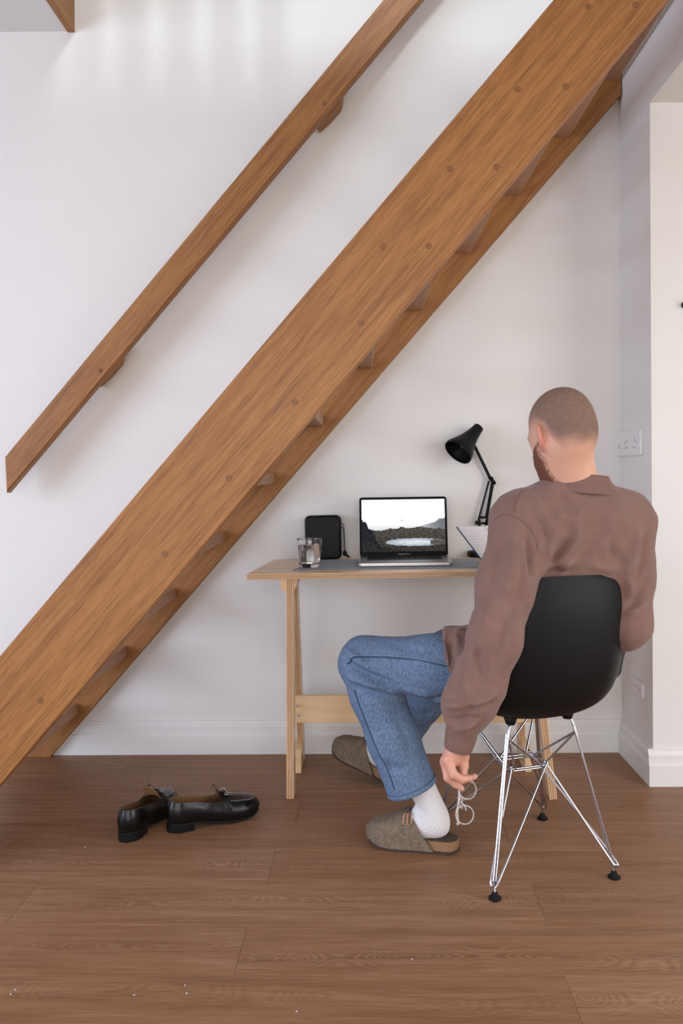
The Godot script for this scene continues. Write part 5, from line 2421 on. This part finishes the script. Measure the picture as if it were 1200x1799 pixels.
	# turned and stitched hems
	for s in [shin_l, shin_r]:
		var ax: Vector3 = (s[1] - s[0]).normalized()
		b = MB.new()
		var pts := PackedVector3Array()
		var rad := []
		for k in 6:
			pts.append(s[1] + ax * lerpf(-0.016, 0.003, k / 5.0))
			rad.append([0.0700, 0.0738, 0.0742, 0.0742, 0.0738, 0.0710][k])
		b.tube(pts, rad, 40)
		wpart("hem", b, M.denim, jeans)
		b = MB.new()
		var ring := PackedVector3Array()
		var u := ax.cross(Vector3(0, 0, 1)).normalized()
		var w := ax.cross(u)
		for k in 40:
			ring.append(s[1] - ax * 0.0125 + (u * cos(TAU * k / 40.0) + w * sin(TAU * k / 40.0)) * 0.0742)
		b.tube(ring, 0.0010, 5, true)
		wpart("hem_stitch", b, M.denim_seam, jeans)

	# body: head and neck, hands, and what joins them under the clothes
	var body := nets(head_f, head_xf.origin + Vector3(-0.15, -0.20, -0.17), head_xf.origin + Vector3(0.17, 0.16, 0.17), 0.0042)
	var inv := head_xf.affine_inverse()
	var skin := Color8(206, 158, 134).srgb_to_linear()
	var red := Color8(196, 128, 108).srgb_to_linear()
	var hair_c := Color8(98, 79, 68).srgb_to_linear()
	var beard_c := Color8(104, 62, 46).srgb_to_linear()
	var nh := noise(81, 40.0, 2)
	var hair := MB.new()
	var beard := MB.new()
	var hm := PackedFloat32Array()
	var bm := PackedFloat32Array()
	hm.resize(body.v.size())
	bm.resize(body.v.size())
	for k in body.v.size():
		var q := inv * body.v[k]
		var earness := smoothstep(0.074, 0.082, absf(q.x)) * smoothstep(0.06, 0.03, absf(q.y + 0.012))
		body.c[k] = skin.lerp(red, clampf(earness * 0.8 + 0.18 * nh.get_noise_3dv(q * 0.4), 0.0, 1.0))
		var n1 := nh.get_noise_3dv(q * 0.5) * 0.010
		# hairline: low at the nape, over the ears, high at the brow
		var line := table(q.z, [-0.10, -0.07, -0.035, 0.0, 0.03, 0.06, 0.12], [0.10, 0.075, 0.010, 0.006, -0.020, -0.072, -0.090])
		hm[k] = smoothstep(-0.006, 0.060, q.y - line + n1) * (1.0 - earness)
		var bl := table(q.z, [-0.12, -0.08, -0.05, -0.02, 0.0], [-0.050, -0.052, -0.048, -0.020, 0.0])
		bm[k] = smoothstep(-0.004, 0.010, bl - q.y + n1) * smoothstep(-0.008, -0.026, q.z + n1) * smoothstep(-0.135, -0.12, q.y) * (1.0 - earness)
	for m in 2:
		var to: MB = hair if m == 0 else beard
		var mask := hm if m == 0 else bm
		var seen := {}
		for t in range(0, body.i.size(), 3):
			if mask[body.i[t]] < 0.03 or mask[body.i[t + 1]] < 0.03 or mask[body.i[t + 2]] < 0.03:
				continue
			for e in 3:
				var id := body.i[t + e]
				if not seen.has(id):
					seen[id] = to.v.size()
					var thick := (0.0012 if m == 0 else 0.0075) * minf(mask[id] * 1.4, 1.0) + (nh.get_noise_3dv(body.v[id] * 6.0) * 0.002 if m == 1 else 0.0)
					to.col = body.c[id].lerp(hair_c if m == 0 else beard_c, (mask[id] * (0.86 + 0.07 * nh.get_noise_3dv(body.v[id] * 2.0))) if m == 0 else minf(mask[id] * 1.5, 1.0))
					to.vert(body.v[id] + body.n[id] * thick, body.n[id], Vector2())
				to.i.append(seen[id])
		finish(to)
	# hands
	join(body, left_hand(wr_l, skin, red))
	join(body, right_hand(wr_r, el_r, skin, red))
	# trunk and arms, hidden in the clothes
	var core := Bones.new()
	core.chain([neck_low + Vector3(0, 0.03, 0), Vector3(0.556, 0.93, 0.91), Vector3(0.50, 0.72, 0.895), Vector3(0.46, 0.54, 0.885)], [0.045, 0.08, 0.09, 0.08], 0.04)
	core.chain([Vector3(0.556, 0.93, 0.91), sh_l, el_l, wr_l], [0.07, 0.045, 0.038, 0.026], 0.03)
	core.chain([Vector3(0.556, 0.93, 0.91), sh_r, el_r, wr_r], [0.07, 0.045, 0.038, 0.026], 0.03)
	core.chain([hip_l, kn_l, kn_l.lerp(he_l, 0.8)], [0.06, 0.038, 0.03], 0.03)
	core.chain([hip_r, kn_r, kn_r.lerp(he_r, 0.8)], [0.06, 0.038, 0.03], 0.03)
	core.add(hip_l, hip_r, 0.08, 0.08, 0.03)
	var cf := func(p: Vector3) -> float: return core.eval(p)
	var cm := nets(cf, Vector3(-0.10, 0.08, 0.25), Vector3(0.82, 1.12, 1.24), 0.016)
	cm.c.fill(skin)
	join(body, cm)
	wpart("body", body, M.skin, me, "fair skinned head, neck and hands")
	wpart("hair", hair, M.cropped_hair, me, "closely shaved brown hair")
	wpart("beard", beard, M.cropped_hair, me, "short reddish brown beard")
	# socks
	sock(me, Vector3(0.262, 0, 0.792), Vector3(0.004, 0, 0.735), 0.074, [0.062, 0.040, 0.016, 0.0])
	sock(me, Vector3(0.105, 0.004, 0.335), Vector3(-0.122, 0.086, 0.195), 0.074, [-0.025, -0.015, -0.004, -0.002])


func tint(mb: MB, skin: Color, red: Color) -> MB:
	var nh := noise(83, 30.0, 2)
	for k in mb.v.size():
		mb.c[k] = skin.lerp(red, clampf(0.34 + 0.35 * nh.get_noise_3dv(mb.v[k]), 0.0, 0.7))
	return mb


func left_hand(wr: Vector3, skin: Color, red: Color) -> MB:
	var h := Bones.new()
	var w := P(805, 1304, 1.93)
	h.add(w, P(797, 1330, 1.93), 0.026, 0.022, 0.012)
	h.add(w, P(806, 1328, 1.945), 0.024, 0.018, 0.012)
	# knuckle row and palm
	var k := [P(786, 1334, 1.915), P(782, 1338, 1.935), P(782, 1338, 1.953), P(785, 1336, 1.968)]
	for q in k:
		h.add(P(800, 1318, 1.935), q, 0.017, 0.0122, 0.012)
	# index: down, then bent to the right
	h.chain([k[0], P(797, 1361, 1.905), P(812, 1369, 1.907), P(826, 1367, 1.912)], [0.0122, 0.0105, 0.0092, 0.0078], 0.004)
	h.chain([k[1], P(787, 1366, 1.925), P(800, 1377, 1.928), P(811, 1385, 1.93)], [0.0122, 0.0108, 0.0092, 0.0072], 0.004)
	h.chain([k[2], P(788, 1366, 1.948), P(808, 1372, 1.952), P(834, 1364, 1.956)], [0.0118, 0.0105, 0.009, 0.0078], 0.004)
	h.chain([k[3], P(791, 1360, 1.972), P(806, 1366, 1.974), P(818, 1360, 1.974)], [0.0108, 0.0095, 0.008, 0.0068], 0.004)
	# thumb leaves the side of the palm near its base
	h.chain([P(808, 1316, 1.938), P(815, 1328, 1.938), P(815, 1346, 1.934), P(814, 1364, 1.926)], [0.016, 0.0125, 0.0105, 0.0085], 0.007)
	var f := func(p: Vector3) -> float: return h.eval(p)
	return tint(nets(f, wr + Vector3(-0.07, -0.15, -0.09), wr + Vector3(0.075, 0.04, 0.07), 0.0027), skin, red)


func right_hand(wr: Vector3, el: Vector3, skin: Color, red: Color) -> MB:
	var h := Bones.new()
	var dir := (wr - el).normalized()
	var w := wr + dir * 0.01
	# holds the right edge of the notebook: thumb over, fingers under
	var grip := Vector3(0.585, 0.735, 0.535)
	var palm := w.lerp(grip, 0.55)
	var side := Vector3(0.35, -0.25, 0.9).normalized()
	h.add(w, palm, 0.026, 0.024, 0.015)
	for q in 4:
		var root := palm + side * (0.022 - q * 0.016) + Vector3(-0.02, 0.0, -0.025)
		h.add(palm, root, 0.020, 0.0125, 0.014)
		var len: float = [0.9, 1.0, 0.95, 0.8][q]
		h.chain([root, root + Vector3(-0.018, -0.010, -0.030) * len, root + Vector3(-0.042, -0.006, -0.044) * len, root + Vector3(-0.060, 0.004, -0.048) * len], [0.0115, 0.0098, 0.0085, 0.0072], 0.004)
	h.chain([palm + side * 0.018, palm + side * 0.03 + Vector3(-0.012, 0.022, -0.02), palm + side * 0.025 + Vector3(-0.035, 0.032, -0.045)], [0.015, 0.0105, 0.0085], 0.007)
	var f := func(p: Vector3) -> float: return h.eval(p)
	return tint(nets(f, wr + Vector3(-0.17, -0.09, -0.22), wr + Vector3(0.09, 0.12, 0.08), 0.0034), skin, red)


func sock(me: Node3D, heel: Vector3, toe: Vector3, back: float, lean: Array) -> void:
	var fw := (toe - heel).normalized()
	var sd := fw.cross(Vector3.UP).normalized()
	var up := sd.cross(fw)
	var o := heel + fw * back
	# [forward, up, tilt, front-back half, side half]
	var rings := [
		[lean[0], 0.24, 0.0, 0.050, 0.044], [lean[1], 0.185, 0.0, 0.046, 0.040], [lean[2], 0.14, 0.1, 0.045, 0.037], [lean[3], 0.108, 0.35, 0.051, 0.036],
		[0.004, 0.084, 0.72, 0.060, 0.036], [0.030, 0.068, 1.05, 0.048, 0.034], [0.068, 0.058, 1.35, 0.030, 0.031], [0.105, 0.050, 1.5, 0.016, 0.028], [0.130, 0.046, 1.55, 0.010, 0.022], [0.140, 0.045, 1.55, 0.004, 0.010],
	]
	var rows := []
	var steps := 7
	for r in (rings.size() - 1) * steps + 1:
		var k := mini(r / steps, rings.size() - 2)
		var t := (r - k * steps) / float(steps)
		var q := []
		for e in 5:
			var p0: float = rings[maxi(k - 1, 0)][e]
			var p1: float = rings[k][e]
			var p2: float = rings[k + 1][e]
			var p3: float = rings[mini(k + 2, rings.size() - 1)][e]
			q.append(cubic_interpolate(p1, p2, p0, p3, t))
		var c: Vector3 = o + fw * q[0] + up * q[1]
		var ef: Vector3 = fw * cos(q[2]) + up * sin(q[2])
		var row := PackedVector3Array()
		for s in 132:
			var an := TAU * s / 132.0
			var rib := 1.0 + 0.011 * (1.0 if s % 4 < 2 else -1.0)
			row.append(c + (ef * cos(an) * q[3] + sd * sin(an) * q[4]) * rib)
		rows.append(row)
	var b := MB.new()
	b.grid(rows, true)
	wpart("sock", b, M.sock_cotton, me, "white ribbed cotton sock")
